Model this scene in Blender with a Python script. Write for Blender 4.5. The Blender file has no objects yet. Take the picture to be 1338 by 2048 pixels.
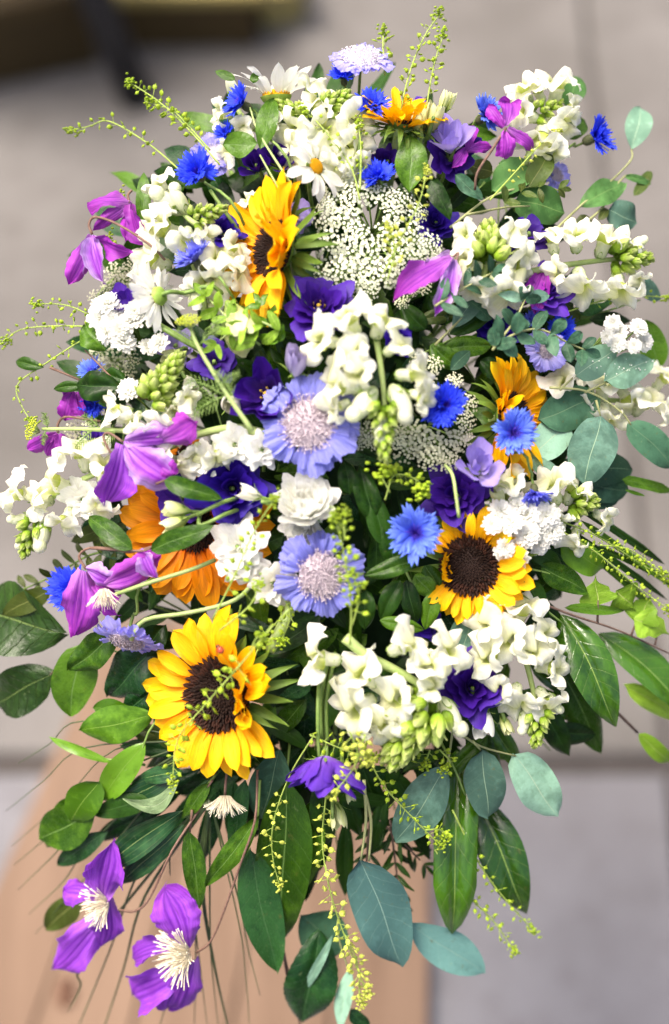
import bpy, math, random
import numpy as np
from mathutils import Vector, Matrix, noise as mnoise

C = bpy.context.scene.collection
sc = bpy.context.scene
R = math.radians

# ---------------------------------------------------------------- camera, world, sun, exposure
PITCH = R(62)                       # the camera looks down at the spray
CX, CY, PPM, DIST = 669.0, 1024.0, 2347.0, 1.25
CENTRE = Vector((0, 0, 1.15))
FZ = Vector((0, -math.cos(PITCH), math.sin(PITCH)))      # towards the camera
FY = Vector((0, math.sin(PITCH), math.cos(PITCH)))
FX = Vector((1, 0, 0))
FRAME = Matrix(((FX.x, FY.x, FZ.x, CENTRE.x), (FX.y, FY.y, FZ.y, CENTRE.y), (FX.z, FY.z, FZ.z, CENTRE.z), (0, 0, 0, 1)))
cam = bpy.data.cameras.new('camera')
camo = bpy.data.objects.new('camera', cam)
C.objects.link(camo)
camo.matrix_world = FRAME @ Matrix.Translation((0, 0, DIST))
cam.sensor_fit = 'VERTICAL'
cam.sensor_height = 36.0
cam.lens = 36.0 / (2 * (1024 / PPM) / DIST)
cam.clip_start, cam.clip_end = 0.05, 400
cam.dof.use_dof = True
cam.dof.focus_distance = DIST - 0.035
cam.dof.aperture_fstop = cam.lens / 1000 / 0.037
sc.camera = camo

SUN_EL, SUN_AZ = R(66), R(-58)      # high, from behind the spray on the left
world = bpy.data.worlds.new('World')
sc.world = world
world.use_nodes = True
wn = world.node_tree
bg = wn.nodes['Background']
sky = wn.nodes.new('ShaderNodeTexSky')
sky.sky_type = 'NISHITA'
sky.sun_disc = False
sky.sun_elevation = SUN_EL
sky.sun_rotation = SUN_AZ
sky.air_density, sky.dust_density, sky.ozone_density = 0.8, 9.0, 0.3
wn.links.new(sky.outputs[0], bg.inputs[0])
bg.inputs[1].default_value = 0.12
sl = bpy.data.lights.new('sun', 'SUN')
sl.energy, sl.angle, sl.color = 1.5, R(26), (1.0, 0.94, 0.84)
so = bpy.data.objects.new('sun', sl)
C.objects.link(so)
sd = Vector((math.sin(SUN_AZ) * math.cos(SUN_EL), math.cos(SUN_AZ) * math.cos(SUN_EL), math.sin(SUN_EL)))
so.rotation_euler = sd.to_track_quat('Z', 'Y').to_euler()
so.location = sd * 6
sc.view_settings.view_transform = 'Standard'
sc.view_settings.look = 'None'
sc.view_settings.exposure = 1.36
sc.view_settings.gamma = 1.0

# ---------------------------------------------------------------- pixel <-> place
def dome(px, py):
    r2 = ((px - 660) / 620) ** 2 + ((py - 880) / 900) ** 2
    return max(-0.10, 0.07 * (1 - r2))

def P(px, py, dz=0.0, z=None):
    """A point of the spray's domed face, in the spray's own frame (x right, y up the spray, z out of it)."""
    zz = dome(px, py) + dz if z is None else z
    k = (DIST - zz) / DIST / PPM
    return Vector(((px - CX) * k, (CY - py) * k, zz))

def M_PX(px, z):
    return px / PPM * (DIST - z) / DIST

def ground_at(px, py, height=0.0):
    o = camo.matrix_world.translation
    d = (FRAME.to_3x3() @ Vector(((px - CX) / PPM, (CY - py) / PPM, -DIST)))
    t = (height - o.z) / d.z
    return o + d * t

# ---------------------------------------------------------------- geometry: (verts, faces, uvs, material indices)
def g_sheet(nu, nv, f, mi=0):
    V, UV = [], []
    for i in range(nv + 1):
        v = i / nv
        for j in range(nu + 1):
            u = 2 * j / nu - 1
            V.append(f(u, v))
            UV.append(((u + 1) / 2, v))
    F = []
    for i in range(nv):
        for j in range(nu):
            a = i * (nu + 1) + j
            F.append((a, a + 1, a + nu + 2, a + nu + 1))
    return [np.array(V, float), F, np.array(UV, float), [mi] * len(F)]

def g_tube(pts, r0, r1=None, sides=6, mi=0, smooth=4, cap=True):
    pts = [Vector(p) for p in pts]
    r1 = r0 if r1 is None else r1
    if smooth > 1 and len(pts) > 2:
        q = [pts[0] * 2 - pts[1]] + pts + [pts[-1] * 2 - pts[-2]]
        out = []
        for i in range(1, len(q) - 2):
            for s in range(smooth):
                t = s / smooth
                a, b, c, d = q[i - 1], q[i], q[i + 1], q[i + 2]
                out.append(0.5 * ((2 * b) + (c - a) * t + (2 * a - 5 * b + 4 * c - d) * t * t + (3 * b - a - 3 * c + d) * t ** 3))
        pts = out + [pts[-1]]
    n = len(pts)
    V, UV, F = [], [], []
    ref = None
    for i, p in enumerate(pts):
        d = (pts[min(i + 1, n - 1)] - pts[max(i - 1, 0)])
        d = d.normalized() if d.length > 1e-9 else Vector((0, 0, 1))
        if ref is None:
            ref = d.orthogonal().normalized()
        ref = (ref - d * ref.dot(d))
        ref = ref.normalized() if ref.length > 1e-6 else d.orthogonal().normalized()
        b = d.cross(ref)
        r = r0 + (r1 - r0) * i / (n - 1)
        for k in range(sides):
            a = 2 * math.pi * k / sides
            V.append(p + (ref * math.cos(a) + b * math.sin(a)) * r)
            UV.append((k / sides, i / (n - 1)))
    for i in range(n - 1):
        for k in range(sides):
            k2 = (k + 1) % sides
            F.append((i * sides + k, i * sides + k2, (i + 1) * sides + k2, (i + 1) * sides + k))
    if cap:
        F.append(tuple(range(sides))[::-1])
        F.append(tuple(range((n - 1) * sides, n * sides)))
    return [np.array(V, float), F, np.array(UV, float), [mi] * len(F)]

def g_lathe(prof, sides=12, mi=0, lobes=0, amp=0.0):
    V, UV, F = [], [], []
    n = len(prof)
    for i, (r, z) in enumerate(prof):
        for k in range(sides):
            a = 2 * math.pi * k / sides
            rr = r * (1 + amp * math.cos(lobes * a))
            V.append((rr * math.cos(a), rr * math.sin(a), z))
            UV.append((k / sides, i / (n - 1)))
    for i in range(n - 1):
        for k in range(sides):
            k2 = (k + 1) % sides
            F.append((i * sides + k, i * sides + k2, (i + 1) * sides + k2, (i + 1) * sides + k))
    return [np.array(V, float), F, np.array(UV, float), [mi] * len(F)]

def g_ball(rx, ry, rz, n=6, sides=8, mi=0):
    prof = [(math.sin(math.pi * i / n) + 1e-4, -math.cos(math.pi * i / n)) for i in range(n + 1)]
    g = g_lathe(prof, sides, mi)
    g[0] = g[0] * np.array((rx, ry, rz))
    return g

def g_box(x0, x1, y0, y1, z0, z1, mi=0, bev=0.0):
    b = bev
    V, F = [], []
    for z, i in ((z0, 0), (z1 - b, 0), (z1, b)):
        V += [(x0 + i, y0 + i, z), (x1 - i, y0 + i, z), (x1 - i, y1 - i, z), (x0 + i, y1 - i, z)]
    F.append((3, 2, 1, 0))
    for l in (0, 4):
        for k in range(4):
            F.append((l + k, l + (k + 1) % 4, l + 4 + (k + 1) % 4, l + 4 + k))
    F.append((8, 9, 10, 11))
    V = np.array(V, float)
    return [V, F, V[:, :2].copy(), [mi] * len(F)]

def g_x(g, M):
    m = np.array(M)
    return [g[0] @ m[:3, :3].T + m[:3, 3], g[1], g[2], g[3]]

def g_mi(g, mi):
    return [g[0], g[1], g[2], [mi] * len(g[1])]

def g_join(gs):
    V, F, UV, MI, b = [], [], [], [], 0
    for g in gs:
        V.append(g[0]); UV.append(g[2]); MI += g[3]
        F += [tuple(i + b for i in f) for f in g[1]]
        b += len(g[0])
    return [np.concatenate(V), F, np.concatenate(UV), MI]

def mesh(name, g, mats, smooth=True):
    me = bpy.data.meshes.new(name)
    me.from_pydata(g[0].tolist(), [], g[1])
    uv = me.uv_layers.new(name='uv')
    li = np.empty(len(me.loops), dtype=np.int32)
    me.loops.foreach_get('vertex_index', li)
    uv.data.foreach_set('uv', g[2][li].astype(np.float32).ravel())
    for m in (mats if isinstance(mats, (list, tuple)) else [mats]):
        me.materials.append(m)
    if any(g[3]):
        me.polygons.foreach_set('material_index', g[3])
    if smooth:
        me.polygons.foreach_set('use_smooth', [True] * len(me.polygons))
    me.update()
    return me

CACHE = {}
def cached(key, make):
    if key not in CACHE:
        CACHE[key] = make()
    return CACHE[key]

def ob(name, me, parent=None, M=None, **props):
    o = bpy.data.objects.new(name, me)
    C.objects.link(o)
    if parent is not None:
        o.parent = parent
    if M is not None:
        o.matrix_local = M
    for k, v in props.items():
        if v is not None:
            o[k] = v
    return o

def thing(name, label, cat, pos, group=None):
    """A thing's Empty at a point of the spray's frame; its parts are laid out in that frame."""
    o = bpy.data.objects.new(name, None)
    C.objects.link(o)
    o.empty_display_size = 0.02
    o.matrix_world = FRAME @ Matrix.Translation(pos)
    o['label'], o['category'] = label, cat
    if group:
        o['group'] = group
    return o

def axes(n, spin=0.0, up=(0, 1, 0)):
    z = Vector(n).normalized()
    y = Vector(up) - z * Vector(up).dot(z)
    if y.length < 1e-3:
        y = Vector((1, 0, 0)) - z * z.x
    y.normalize()
    x = y.cross(z)
    return Matrix(((x.x, y.x, z.x, 0), (x.y, y.y, z.y, 0), (x.z, y.z, z.z, 0), (0, 0, 0, 1))) @ Matrix.Rotation(spin, 4, 'Z')

T = Matrix.Translation
def S(x, y=None, z=None):
    return Matrix.Diagonal((x, x if y is None else y, x if z is None else z, 1))
def RX(a): return Matrix.Rotation(a, 4, 'X')
def RY(a): return Matrix.Rotation(a, 4, 'Y')
def RZ(a): return Matrix.Rotation(a, 4, 'Z')

# ---------------------------------------------------------------- materials
class NT:
    def __init__(self, name):
        self.m = bpy.data.materials.new(name)
        self.m.use_nodes = True
        self.t = self.m.node_tree
        self.p = self.t.nodes['Principled BSDF']
        self.out = self.t.nodes['Material Output']
    def n(self, typ, **kw):
        x = self.t.nodes.new(typ)
        for k, v in kw.items():
            setattr(x, k, v)
        return x
    def set(self, sock, v):
        if isinstance(v, bpy.types.NodeSocket):
            self.t.links.new(v, sock)
        else:
            sock.default_value = v
    def math(self, op, a, b=None, c=None, clamp=False):
        x = self.n('ShaderNodeMath', operation=op)
        x.use_clamp = clamp
        for i, v in enumerate((a, b, c)):
            if v is not None:
                self.set(x.inputs[i], v)
        return x.outputs[0]
    def mix(self, f, a, b, mode='MIX'):
        x = self.n('ShaderNodeMix', data_type='RGBA', blend_type=mode)
        self.set(x.inputs[0], f)
        self.set(x.inputs[6], a if not isinstance(a, tuple) else (*a, 1))
        self.set(x.inputs[7], b if not isinstance(b, tuple) else (*b, 1))
        return x.outputs[2]
    def ramp(self, f, stops):
        x = self.n('ShaderNodeValToRGB')
        e = x.color_ramp.elements
        while len(e) < len(stops):
            e.new(0.5)
        for i, (p, c) in enumerate(stops):
            e[i].position = p
            e[i].color = (*c, 1)
        self.set(x.inputs[0], f)
        return x.outputs[0]
    def step(self, x, a, b):
        k = self.n('ShaderNodeMapRange', interpolation_type='SMOOTHSTEP')
        self.set(k.inputs[0], x)
        k.inputs[1].default_value, k.inputs[2].default_value = a, b
        return k.outputs[0]
    def uv(self):
        u = self.n('ShaderNodeUVMap')
        s = self.n('ShaderNodeSeparateXYZ')
        self.t.links.new(u.outputs[0], s.inputs[0])
        return s.outputs[0], s.outputs[1]
    def noise(self, vec, scale, detail=3, rough=0.55):
        x = self.n('ShaderNodeTexNoise')
        x.inputs['Scale'].default_value = scale
        x.inputs['Detail'].default_value = detail
        x.inputs['Roughness'].default_value = rough
        self.set(x.inputs['Vector'], vec)
        return x.outputs[0]
    def vec(self, x, y, z=0.0):
        c = self.n('ShaderNodeCombineXYZ')
        self.set(c.inputs[0], x); self.set(c.inputs[1], y); self.set(c.inputs[2], z)
        return c.outputs[0]
    def rnd(self):
        return self.n('ShaderNodeObjectInfo').outputs['Random']
    def obj(self):
        return self.n('ShaderNodeTexCoord').outputs['Object']
    def bump(self, h, strength, dist=0.001):
        b = self.n('ShaderNodeBump')
        b.inputs['Strength'].default_value = strength
        b.inputs['Distance'].default_value = dist
        self.set(b.inputs['Height'], h)
        self.t.links.new(b.outputs[0], self.p.inputs['Normal'])
    def done(self, col, rough=0.5, spec=0.4, trans=0.0, tcol=None):
        self.set(self.p.inputs['Base Color'], col if not isinstance(col, tuple) else (*col, 1))
        self.set(self.p.inputs['Roughness'], rough)
        self.p.inputs['Specular IOR Level'].default_value = spec
        if trans > 0:
            tr = self.n('ShaderNodeBsdfTranslucent')
            self.set(tr.inputs[0], (tcol if tcol is not None else col) if not isinstance(tcol if tcol is not None else col, tuple) else (*(tcol or col), 1))
            mx = self.n('ShaderNodeMixShader')
            mx.inputs[0].default_value = trans
            self.t.links.new(self.p.outputs[0], mx.inputs[1])
            self.t.links.new(tr.outputs[0], mx.inputs[2])
            self.t.links.new(mx.outputs[0], self.out.inputs[0])
        return self.m

def petal_mat(name, stops, streak=0.25, nstreak=9, trans=0.3, rough=0.55, vary=0.12, edge=None, bump=0.25, vein=None, blotch=None):
    """A petal: colour runs along it (v), with fine streaks lengthwise, and each petal a little lighter or darker."""
    k = NT(name)
    u, v = k.uv()
    r = k.rnd()
    col = k.ramp(v, stops)
    st = k.noise(k.vec(k.math('MULTIPLY', u, nstreak), k.math('MULTIPLY', v, 1.1), k.math('MULTIPLY', r, 40)), 2.2, 4, 0.6)
    f = k.math('MULTIPLY_ADD', k.math('SUBTRACT', st, 0.5), streak * 4, 1.0)
    f = k.math('MULTIPLY', f, k.math('MULTIPLY_ADD', r, vary * 2, 1 - vary))
    if blotch is not None:
        bn = k.noise(k.vec(k.math('MULTIPLY', u, 2.5), k.math('MULTIPLY', v, 2.0), k.math('MULTIPLY', r, 70)), 1.5, 3, .6)
        col = k.mix(k.math('MULTIPLY', k.step(bn, .48, .72), .6), col, blotch)
    if edge is not None:
        a = k.math('ABSOLUTE', k.math('MULTIPLY_ADD', u, 2, -1))
        e = k.step(a, 0.35, 1.0)
        col = k.mix(k.math('MULTIPLY', e, 0.9), col, edge)
    if vein is not None:
        a = k.math('ABSOLUTE', k.math('MULTIPLY_ADD', u, 2, -1))
        w = k.math('SUBTRACT', 1.0, k.step(k.math('ABSOLUTE', k.math('SUBTRACT', a, 0.3)), 0.0, 0.12))
        w2 = k.math('SUBTRACT', 1.0, k.step(a, 0.0, 0.1))
        col = k.mix(k.math('MULTIPLY', k.math('MAXIMUM', w, w2), k.math('MULTIPLY', st, 1.6), None, True), col, vein)
    col = k.mix(1.0, col, k.vec(f, f, f), 'MULTIPLY')
    k.bump(st, bump, 0.0012)
    return k.done(col, rough, 0.3, trans)

def leaf_mat(name, a, b, rib, nveins=9, rough=0.35, spec=0.5, trans=0.12, bump=0.5, ribw=0.035, veinamt=0.35, slant=1.4, along=False, rib_h=.35, blem=.4):
    a, b = tuple(c * .72 for c in a), tuple(c * 1.25 for c in b)
    k = NT(name)
    u, v = k.uv()
    r = k.rnd()
    m = k.math('ABSOLUTE', k.math('MULTIPLY_ADD', u, 2, -1))
    nz = k.noise(k.vec(k.math('MULTIPLY', u, 2.0), k.math('MULTIPLY', v, 4.0), k.math('MULTIPLY', r, 60)), 1.6, 5, 0.6)
    col = k.mix(k.step(k.math('ADD', nz, k.math('MULTIPLY', k.math('SUBTRACT', r, 0.5), 0.5)), 0.3, 0.75), a, b)
    mid = k.math('SUBTRACT', 1.0, k.step(m, ribw * 0.4, ribw * 1.6))
    if along:
        q = k.math('FRACT', k.math('MULTIPLY', m, 2.6))
    else:
        wob = k.math('MULTIPLY', k.math('SUBTRACT', nz, 0.5), 0.5)
        q = k.math('FRACT', k.math('ADD', k.math('SUBTRACT', k.math('MULTIPLY', v, nveins), k.math('MULTIPLY', m, slant)), wob))
    tri = k.math('ABSOLUTE', k.math('MULTIPLY_ADD', q, 2, -1))
    line = k.step(tri, 0.90, 1.0)
    f = k.math('MAXIMUM', mid, k.math('MULTIPLY', line, veinamt * .45))
    col = k.mix(f, col, rib)
    spots = k.noise(k.vec(k.math('MULTIPLY', u, 9), k.math('MULTIPLY', v, 16), k.math('MULTIPLY', r, 30)), 2.0, 3, 0.6)
    bl = k.noise(k.vec(k.math('MULTIPLY', u, 3.5), k.math('MULTIPLY', v, 7), k.math('MULTIPLY', r, 90)), 1.7, 4, .65)
    col = k.mix(k.math('MULTIPLY', k.step(bl, .63, .72), blem), col, (.10, .085, .02))
    col = k.mix(k.math('MULTIPLY', k.step(bl, .36, .26), blem * .5), col, (.30, .38, .16))
    g = k.math('MULTIPLY_ADD', k.math('SUBTRACT', spots, 0.5), 0.3, 1.0)
    col = k.mix(1.0, col, k.vec(g, g, g), 'MULTIPLY')
    h = k.math('SUBTRACT', k.math('MULTIPLY', line, -rib_h), k.math('MULTIPLY', mid, 0.8))
    h = k.math('ADD', h, k.math('MULTIPLY', nz, 2.2))
    h = k.math('ADD', h, k.math('MULTIPLY', spots, 0.25))
    k.bump(h, bump, 0.0012)
    rr = k.math('MULTIPLY_ADD', spots, 0.16, rough - 0.10)
    return k.done(col, rr, spec, trans, (a[0] * 1.6 + 0.02, a[1] * 1.6 + 0.03, a[2] * 0.8))

def plain_mat(name, a, b=None, scale=60, rough=0.6, spec=0.3, trans=0.0, bump=0.15):
    k = NT(name)
    nz = k.noise(k.obj(), scale, 4, 0.6)
    col = k.mix(k.step(nz, 0.3, 0.7), a, b if b else tuple(c * 0.7 for c in a))
    g = k.math('MULTIPLY_ADD', k.rnd(), 0.3, 0.85)
    col = k.mix(1.0, col, k.vec(g, g, g), 'MULTIPLY')
    k.bump(nz, bump, 0.001)
    return k.done(col, rough, spec, trans)

MT = {}
MT['sun_petal'] = petal_mat('sunflower_petal', [(0, (.88, .26, .0)), (.3, (.94, .46, .0)), (1, (.97, .61, .0))], .18, 9, .30, .55, .14, bump=.6, blotch=(.95, .42, .0))
MT['sun_orange'] = petal_mat('sunflower_orange_petal', [(0, (.75, .13, .0)), (.4, (.88, .28, .0)), (1, (.92, .38, .0))], .18, 7, .30, .55, .14)
MT['sun_disc'] = plain_mat('sunflower_disc', (.006, .003, .002), (.022, .008, .004), 300, .7, .2)
MT['sun_rim'] = plain_mat('sunflower_disc_rim', (.05, .016, .008), (.02, .007, .004), 300, .7, .2)
MT['bract'] = petal_mat('green_bract', [(0, (.07, .13, .015)), (1, (.13, .22, .03))], .2, 5, .15, .55, .15)
MT['scab'] = petal_mat('scabious_petal', [(0, (.40, .36, .78)), (.5, (.24, .25, .74)), (1, (.27, .28, .74))], .34, 14, .30, .6, .14, bump=.8)
MT['scab_pale'] = petal_mat('pale_scabious_petal', [(0, (.62, .56, .84)), (.5, (.48, .45, .86)), (1, (.30, .28, .76))], .16, 8, .30, .6, .12)
MT['pin'] = plain_mat('scabious_pin', (.66, .58, .60), (.50, .42, .50), 400, .6, .3)
MT['pin_white'] = plain_mat('white_pin', (.85, .82, .86), (.75, .7, .82), 400, .6, .3)
MT['corn'] = petal_mat('cornflower_ray', [(0, (.012, .012, .30)), (.45, (.022, .040, .72)), (1, (.035, .08, .88))], .3, 5, .25, .6, .16)
MT['corn_light'] = petal_mat('light_cornflower_ray', [(0, (.02, .02, .42)), (.4, (.06, .11, .74)), (1, (.16, .27, .86))], .3, 5, .25, .6, .14)
MT['corn_violet'] = petal_mat('violet_cornflower_ray', [(0, (.12, .10, .60)), (.45, (.16, .16, .78)), (1, (.20, .24, .86))], .2, 5, .25, .6, .14)
MT['corn_style'] = plain_mat('cornflower_style', (.045, .015, .32), (.09, .05, .5), 400, .5, .3)
MT['corn_calyx'] = plain_mat('cornflower_calyx', (.10, .13, .05), (.06, .05, .03), 300, .6, .3)
MT['clem'] = petal_mat('clematis_tepal', [(0, (.50, .20, .58)), (.3, (.38, .07, .48)), (1, (.36, .03, .42))], .42, 17, .28, .55, .12, bump=.7, blotch=(.20, .03, .34), vein=(.22, .015, .36))
MT['clem_violet'] = petal_mat('violet_clematis_tepal', [(0, (.42, .16, .66)), (.3, (.28, .06, .56)), (1, (.29, .045, .56))], .42, 17, .28, .55, .1, bump=.7, blotch=(.20, .03, .34), vein=(.13, .010, .34))
MT['clem_edge'] = petal_mat('pale_edged_clematis_tepal', [(0, (.50, .28, .68)), (.4, (.36, .09, .58)), (1, (.34, .05, .52))], .34, 9, .28, .5, .1, bump=.6, edge=(.60, .40, .78), blotch=(.20, .03, .34), vein=(.20, .012, .38))
MT['clem_mag'] = petal_mat('magenta_clematis_tepal', [(0, (.36, .06, .40)), (.4, (.32, .03, .40)), (1, (.36, .04, .44))], .22, 7, .28, .5, .12, blotch=(.20, .03, .34), vein=(.18, .01, .25))
MT['stamen'] = plain_mat('cream_stamen', (.84, .78, .62), (.78, .7, .5), 300, .6, .3)
MT['vine'] = plain_mat('brown_vine', (.13, .07, .05), (.20, .12, .09), 200, .6, .3)
MT['lis'] = petal_mat('deep_purple_petal', [(0, (.010, .003, .05)), (.5, (.032, .005, .17)), (1, (.048, .008, .26))], .25, 6, .20, .55, .2)
MT['lis_blue'] = petal_mat('deep_blue_purple_petal', [(0, (.006, .002, .05)), (.5, (.016, .003, .17)), (1, (.028, .006, .28))], .25, 6, .20, .55, .2)
MT['lis_mid'] = petal_mat('purple_petal', [(0, (.30, .18, .60)), (.4, (.15, .05, .48)), (1, (.08, .02, .36))], .25, 6, .25, .55, .15)
MT['lilac'] = petal_mat('lilac_petal', [(0, (.60, .55, .60)), (.35, (.46, .38, .74)), (1, (.34, .26, .66))], .16, 6, .30, .55, .12)
MT['lilac_pale'] = petal_mat('pale_lilac_petal', [(0, (.62, .62, .56)), (.35, (.60, .55, .76)), (1, (.46, .40, .66))], .16, 6, .30, .55, .12)
MT['snap'] = petal_mat('snapdragon_lip', [(0, (.50, .62, .07)), (.30, (.82, .84, .46)), (.58, (.91, .91, .74)), (1, (.93, .93, .86))], .14, 12, .42, .6, .06, bump=.8, blotch=(.80, .82, .46))
MT['snap_tube'] = petal_mat('snapdragon_tube', [(0, (.56, .66, .28)), (.4, (.80, .83, .62)), (1, (.88, .88, .74))], .14, 12, .42, .6, .06, bump=.6, blotch=(.66, .76, .34))
MT['snap_bud'] = petal_mat('snapdragon_bud', [(0, (.14, .28, .015)), (.4, (.30, .46, .03)), (1, (.70, .78, .30))], .3, 12, .25, .5, .25, bump=.8)
MT['calyx'] = petal_mat('green_calyx', [(0, (.16, .28, .04)), (1, (.30, .44, .08))], .2, 5, .2, .5, .2)
MT['white'] = petal_mat('white_petal', [(0, (.74, .76, .54)), (.3, (.91, .91, .85)), (1, (.93, .93, .90))], .10, 12, .42, .6, .05, bump=.5, blotch=(.84, .86, .70))
MT['cream'] = petal_mat('cream_petal', [(0, (.66, .68, .36)), (.35, (.84, .83, .70)), (1, (.87, .85, .76))], .08, 7, .30, .6, .06)
MT['limebud'] = petal_mat('lime_bud', [(0, (.26, .40, .07)), (.45, (.56, .64, .22)), (1, (.72, .74, .42))], .15, 7, .25, .5, .1)
MT['daisy_disc'] = plain_mat('daisy_disc', (.82, .46, .01), (.62, .28, .0), 500, .7, .2, bump=.4)
MT['eye'] = plain_mat('yellow_centre', (.70, .45, .05), (.35, .25, .04), 300, .6, .3)
MT['lace'] = plain_mat('lace_floret', (.84, .86, .72), (.74, .78, .56), 400, .7, .2, .2)
MT['lace_cream'] = plain_mat('cream_lace_floret', (.80, .78, .60), (.66, .68, .44), 400, .7, .2, .2)
MT['lace_stem'] = plain_mat('lace_stem', (.28, .40, .10), (.20, .32, .07), 200, .6, .3)
MT['pod'] = plain_mat('pennycress_pod', (.40, .52, .03), (.27, .42, .02), 200, .5, .4, .25)
MT['pod_pale'] = plain_mat('pale_pennycress_pod', (.66, .70, .14), (.50, .58, .06), 200, .5, .4, .25)
MT['pod_stem'] = plain_mat('pennycress_stem', (.34, .44, .09), (.24, .34, .06), 200, .6, .3)
MT['dill'] = plain_mat('dill_yellow', (.55, .58, .04), (.40, .50, .04), 400, .6, .3)
MT['stem'] = plain_mat('green_stem', (.13, .22, .045), (.20, .30, .07), 150, .5, .4)
MT['stem_pale'] = plain_mat('pale_green_stem', (.30, .42, .13), (.38, .46, .18), 150, .5, .4)
MT['twig'] = plain_mat('brown_twig', (.075, .045, .035), (.14, .09, .07), 150, .6, .3)
MT['euc_stem'] = plain_mat('eucalyptus_stem', (.34, .36, .16), (.26, .28, .12), 150, .6, .3)
MT['euc'] = leaf_mat('eucalyptus_leaf', (.078, .165, .122), (.098, .195, .145), (.24, .35, .23), 7, .55, .2, .06, .2, .018, .25, blem=.5)
MT['euc_light'] = leaf_mat('pale_eucalyptus_leaf', (.19, .36, .25), (.23, .40, .29), (.40, .52, .36), 7, .52, .22, .10, .2, .018, .25, blem=.35)
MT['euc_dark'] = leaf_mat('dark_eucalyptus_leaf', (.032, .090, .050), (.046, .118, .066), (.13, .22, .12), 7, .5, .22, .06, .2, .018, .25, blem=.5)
MT['euc_blue'] = leaf_mat('blue_eucalyptus_leaf', (.080, .185, .172), (.10, .215, .195), (.21, .33, .27), 8, .58, .2, .06, .25, .014, .5, blem=.5)
MT['euc_green'] = leaf_mat('green_eucalyptus_leaf', (.065, .175, .042), (.092, .215, .058), (.20, .32, .10), 7, .5, .22, .18, .2, .018, .25, blem=.5)
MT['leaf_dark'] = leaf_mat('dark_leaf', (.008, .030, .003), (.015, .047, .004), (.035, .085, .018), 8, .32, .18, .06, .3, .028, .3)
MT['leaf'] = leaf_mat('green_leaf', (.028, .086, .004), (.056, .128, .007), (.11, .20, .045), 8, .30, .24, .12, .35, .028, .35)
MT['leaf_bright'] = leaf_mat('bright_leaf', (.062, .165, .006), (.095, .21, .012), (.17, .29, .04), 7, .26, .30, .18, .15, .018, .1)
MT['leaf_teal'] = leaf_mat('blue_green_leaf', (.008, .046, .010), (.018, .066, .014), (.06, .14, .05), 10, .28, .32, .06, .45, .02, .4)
MT['leaf_line'] = leaf_mat('long_veined_leaf', (.010, .050, .014), (.020, .070, .020), (.26, .36, .12), 4, .26, .35, .08, .2, .014, .5, along=True)
MT['leaf_gloss'] = leaf_mat('glossy_leaf', (.018, .075, .002), (.040, .115, .004), (.22, .33, .07), 9, .13, .8, .10, .45, .022, .5)
MT['leaf_rib'] = leaf_mat('ribbed_leaf', (.016, .046, .005), (.026, .065, .008), (.12, .18, .05), 8, .32, .3, .10, 1.0, .025, .5, rib_h=1.2)
MT['leaf_pale'] = leaf_mat('pale_underside', (.20, .30, .14), (.26, .36, .18), (.34, .42, .24), 9, .6, .25, .15, .6, .03, .3)
MT['leaf_lime'] = leaf_mat('lime_leaf', (.20, .38, .02), (.27, .45, .04), (.42, .52, .14), 7, .45, .3, .22, .6, .03, .5)
MT['leaf_olive'] = leaf_mat('olive_leaf', (.060, .085, .012), (.05, .08, .015), (.16, .18, .05), 8, .36, .22, .1, .3, .03, .3)
MT['grass'] = plain_mat('bear_grass', (.035, .06, .02), (.06, .09, .03), 90, .4, .5)
MT['red'] = plain_mat('ladybird_shell', (.55, .05, .01), (.6, .09, .02), 300, .2, .6)
MT['black'] = plain_mat('black_shell', (.006, .006, .006), (.01, .01, .01), 300, .3, .5)
MT['foam'] = plain_mat('floral_foam', (.012, .030, .012), (.02, .045, .018), 80, .9, .1)
MT['metal_green'] = plain_mat('green_metal', (.01, .03, .015), (.015, .04, .02), 60, .4, .5)

# ---------------------------------------------------------------- leaves, stems
PROF = {
    'ovate': lambda v: (v ** .55) * ((1 - v) ** .75) * 1.86,
    'lance': lambda v: (v ** .75) * ((1 - v) ** .85) * 2.22,
    'ellip': lambda v: max(0, math.sin(math.pi * v)) ** .72,
    'round': lambda v: max(0, math.sin(math.pi * v ** .9)) ** .52,
    'obov': lambda v: (v ** .9) * ((1 - v) ** .42) * 1.9,
    'acum': lambda v: (v ** .5) * ((1 - v) ** 1.15) * 2.05,
    'tepal': lambda v: (.12 + .88 * max(0, math.sin(math.pi * min(1, v * .80 + .06))) ** 1.1) * (1 if v < .72 else max(.03, 1 - ((v - .72) / .28) ** 2.2)),
    'ivy': lambda v: min(1.15, 1.1 * math.exp(-((v - .24) / .17) ** 2) + .62 * math.exp(-((v - .56) / .15) ** 2) + .22 * (1 - v) + .02) * min(1, v * 14 + .1),
    'petal': lambda v: (v ** .62) * ((1 - v) ** .48) * 2.02,
    'laurel': lambda v: (v ** .72) * ((1 - v) ** 1.02) * 2.42,
    'strap': lambda v: min(1, (v * 9) ** .6) * min(1, ((1 - v) * 3.2) ** .7),
}

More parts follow.
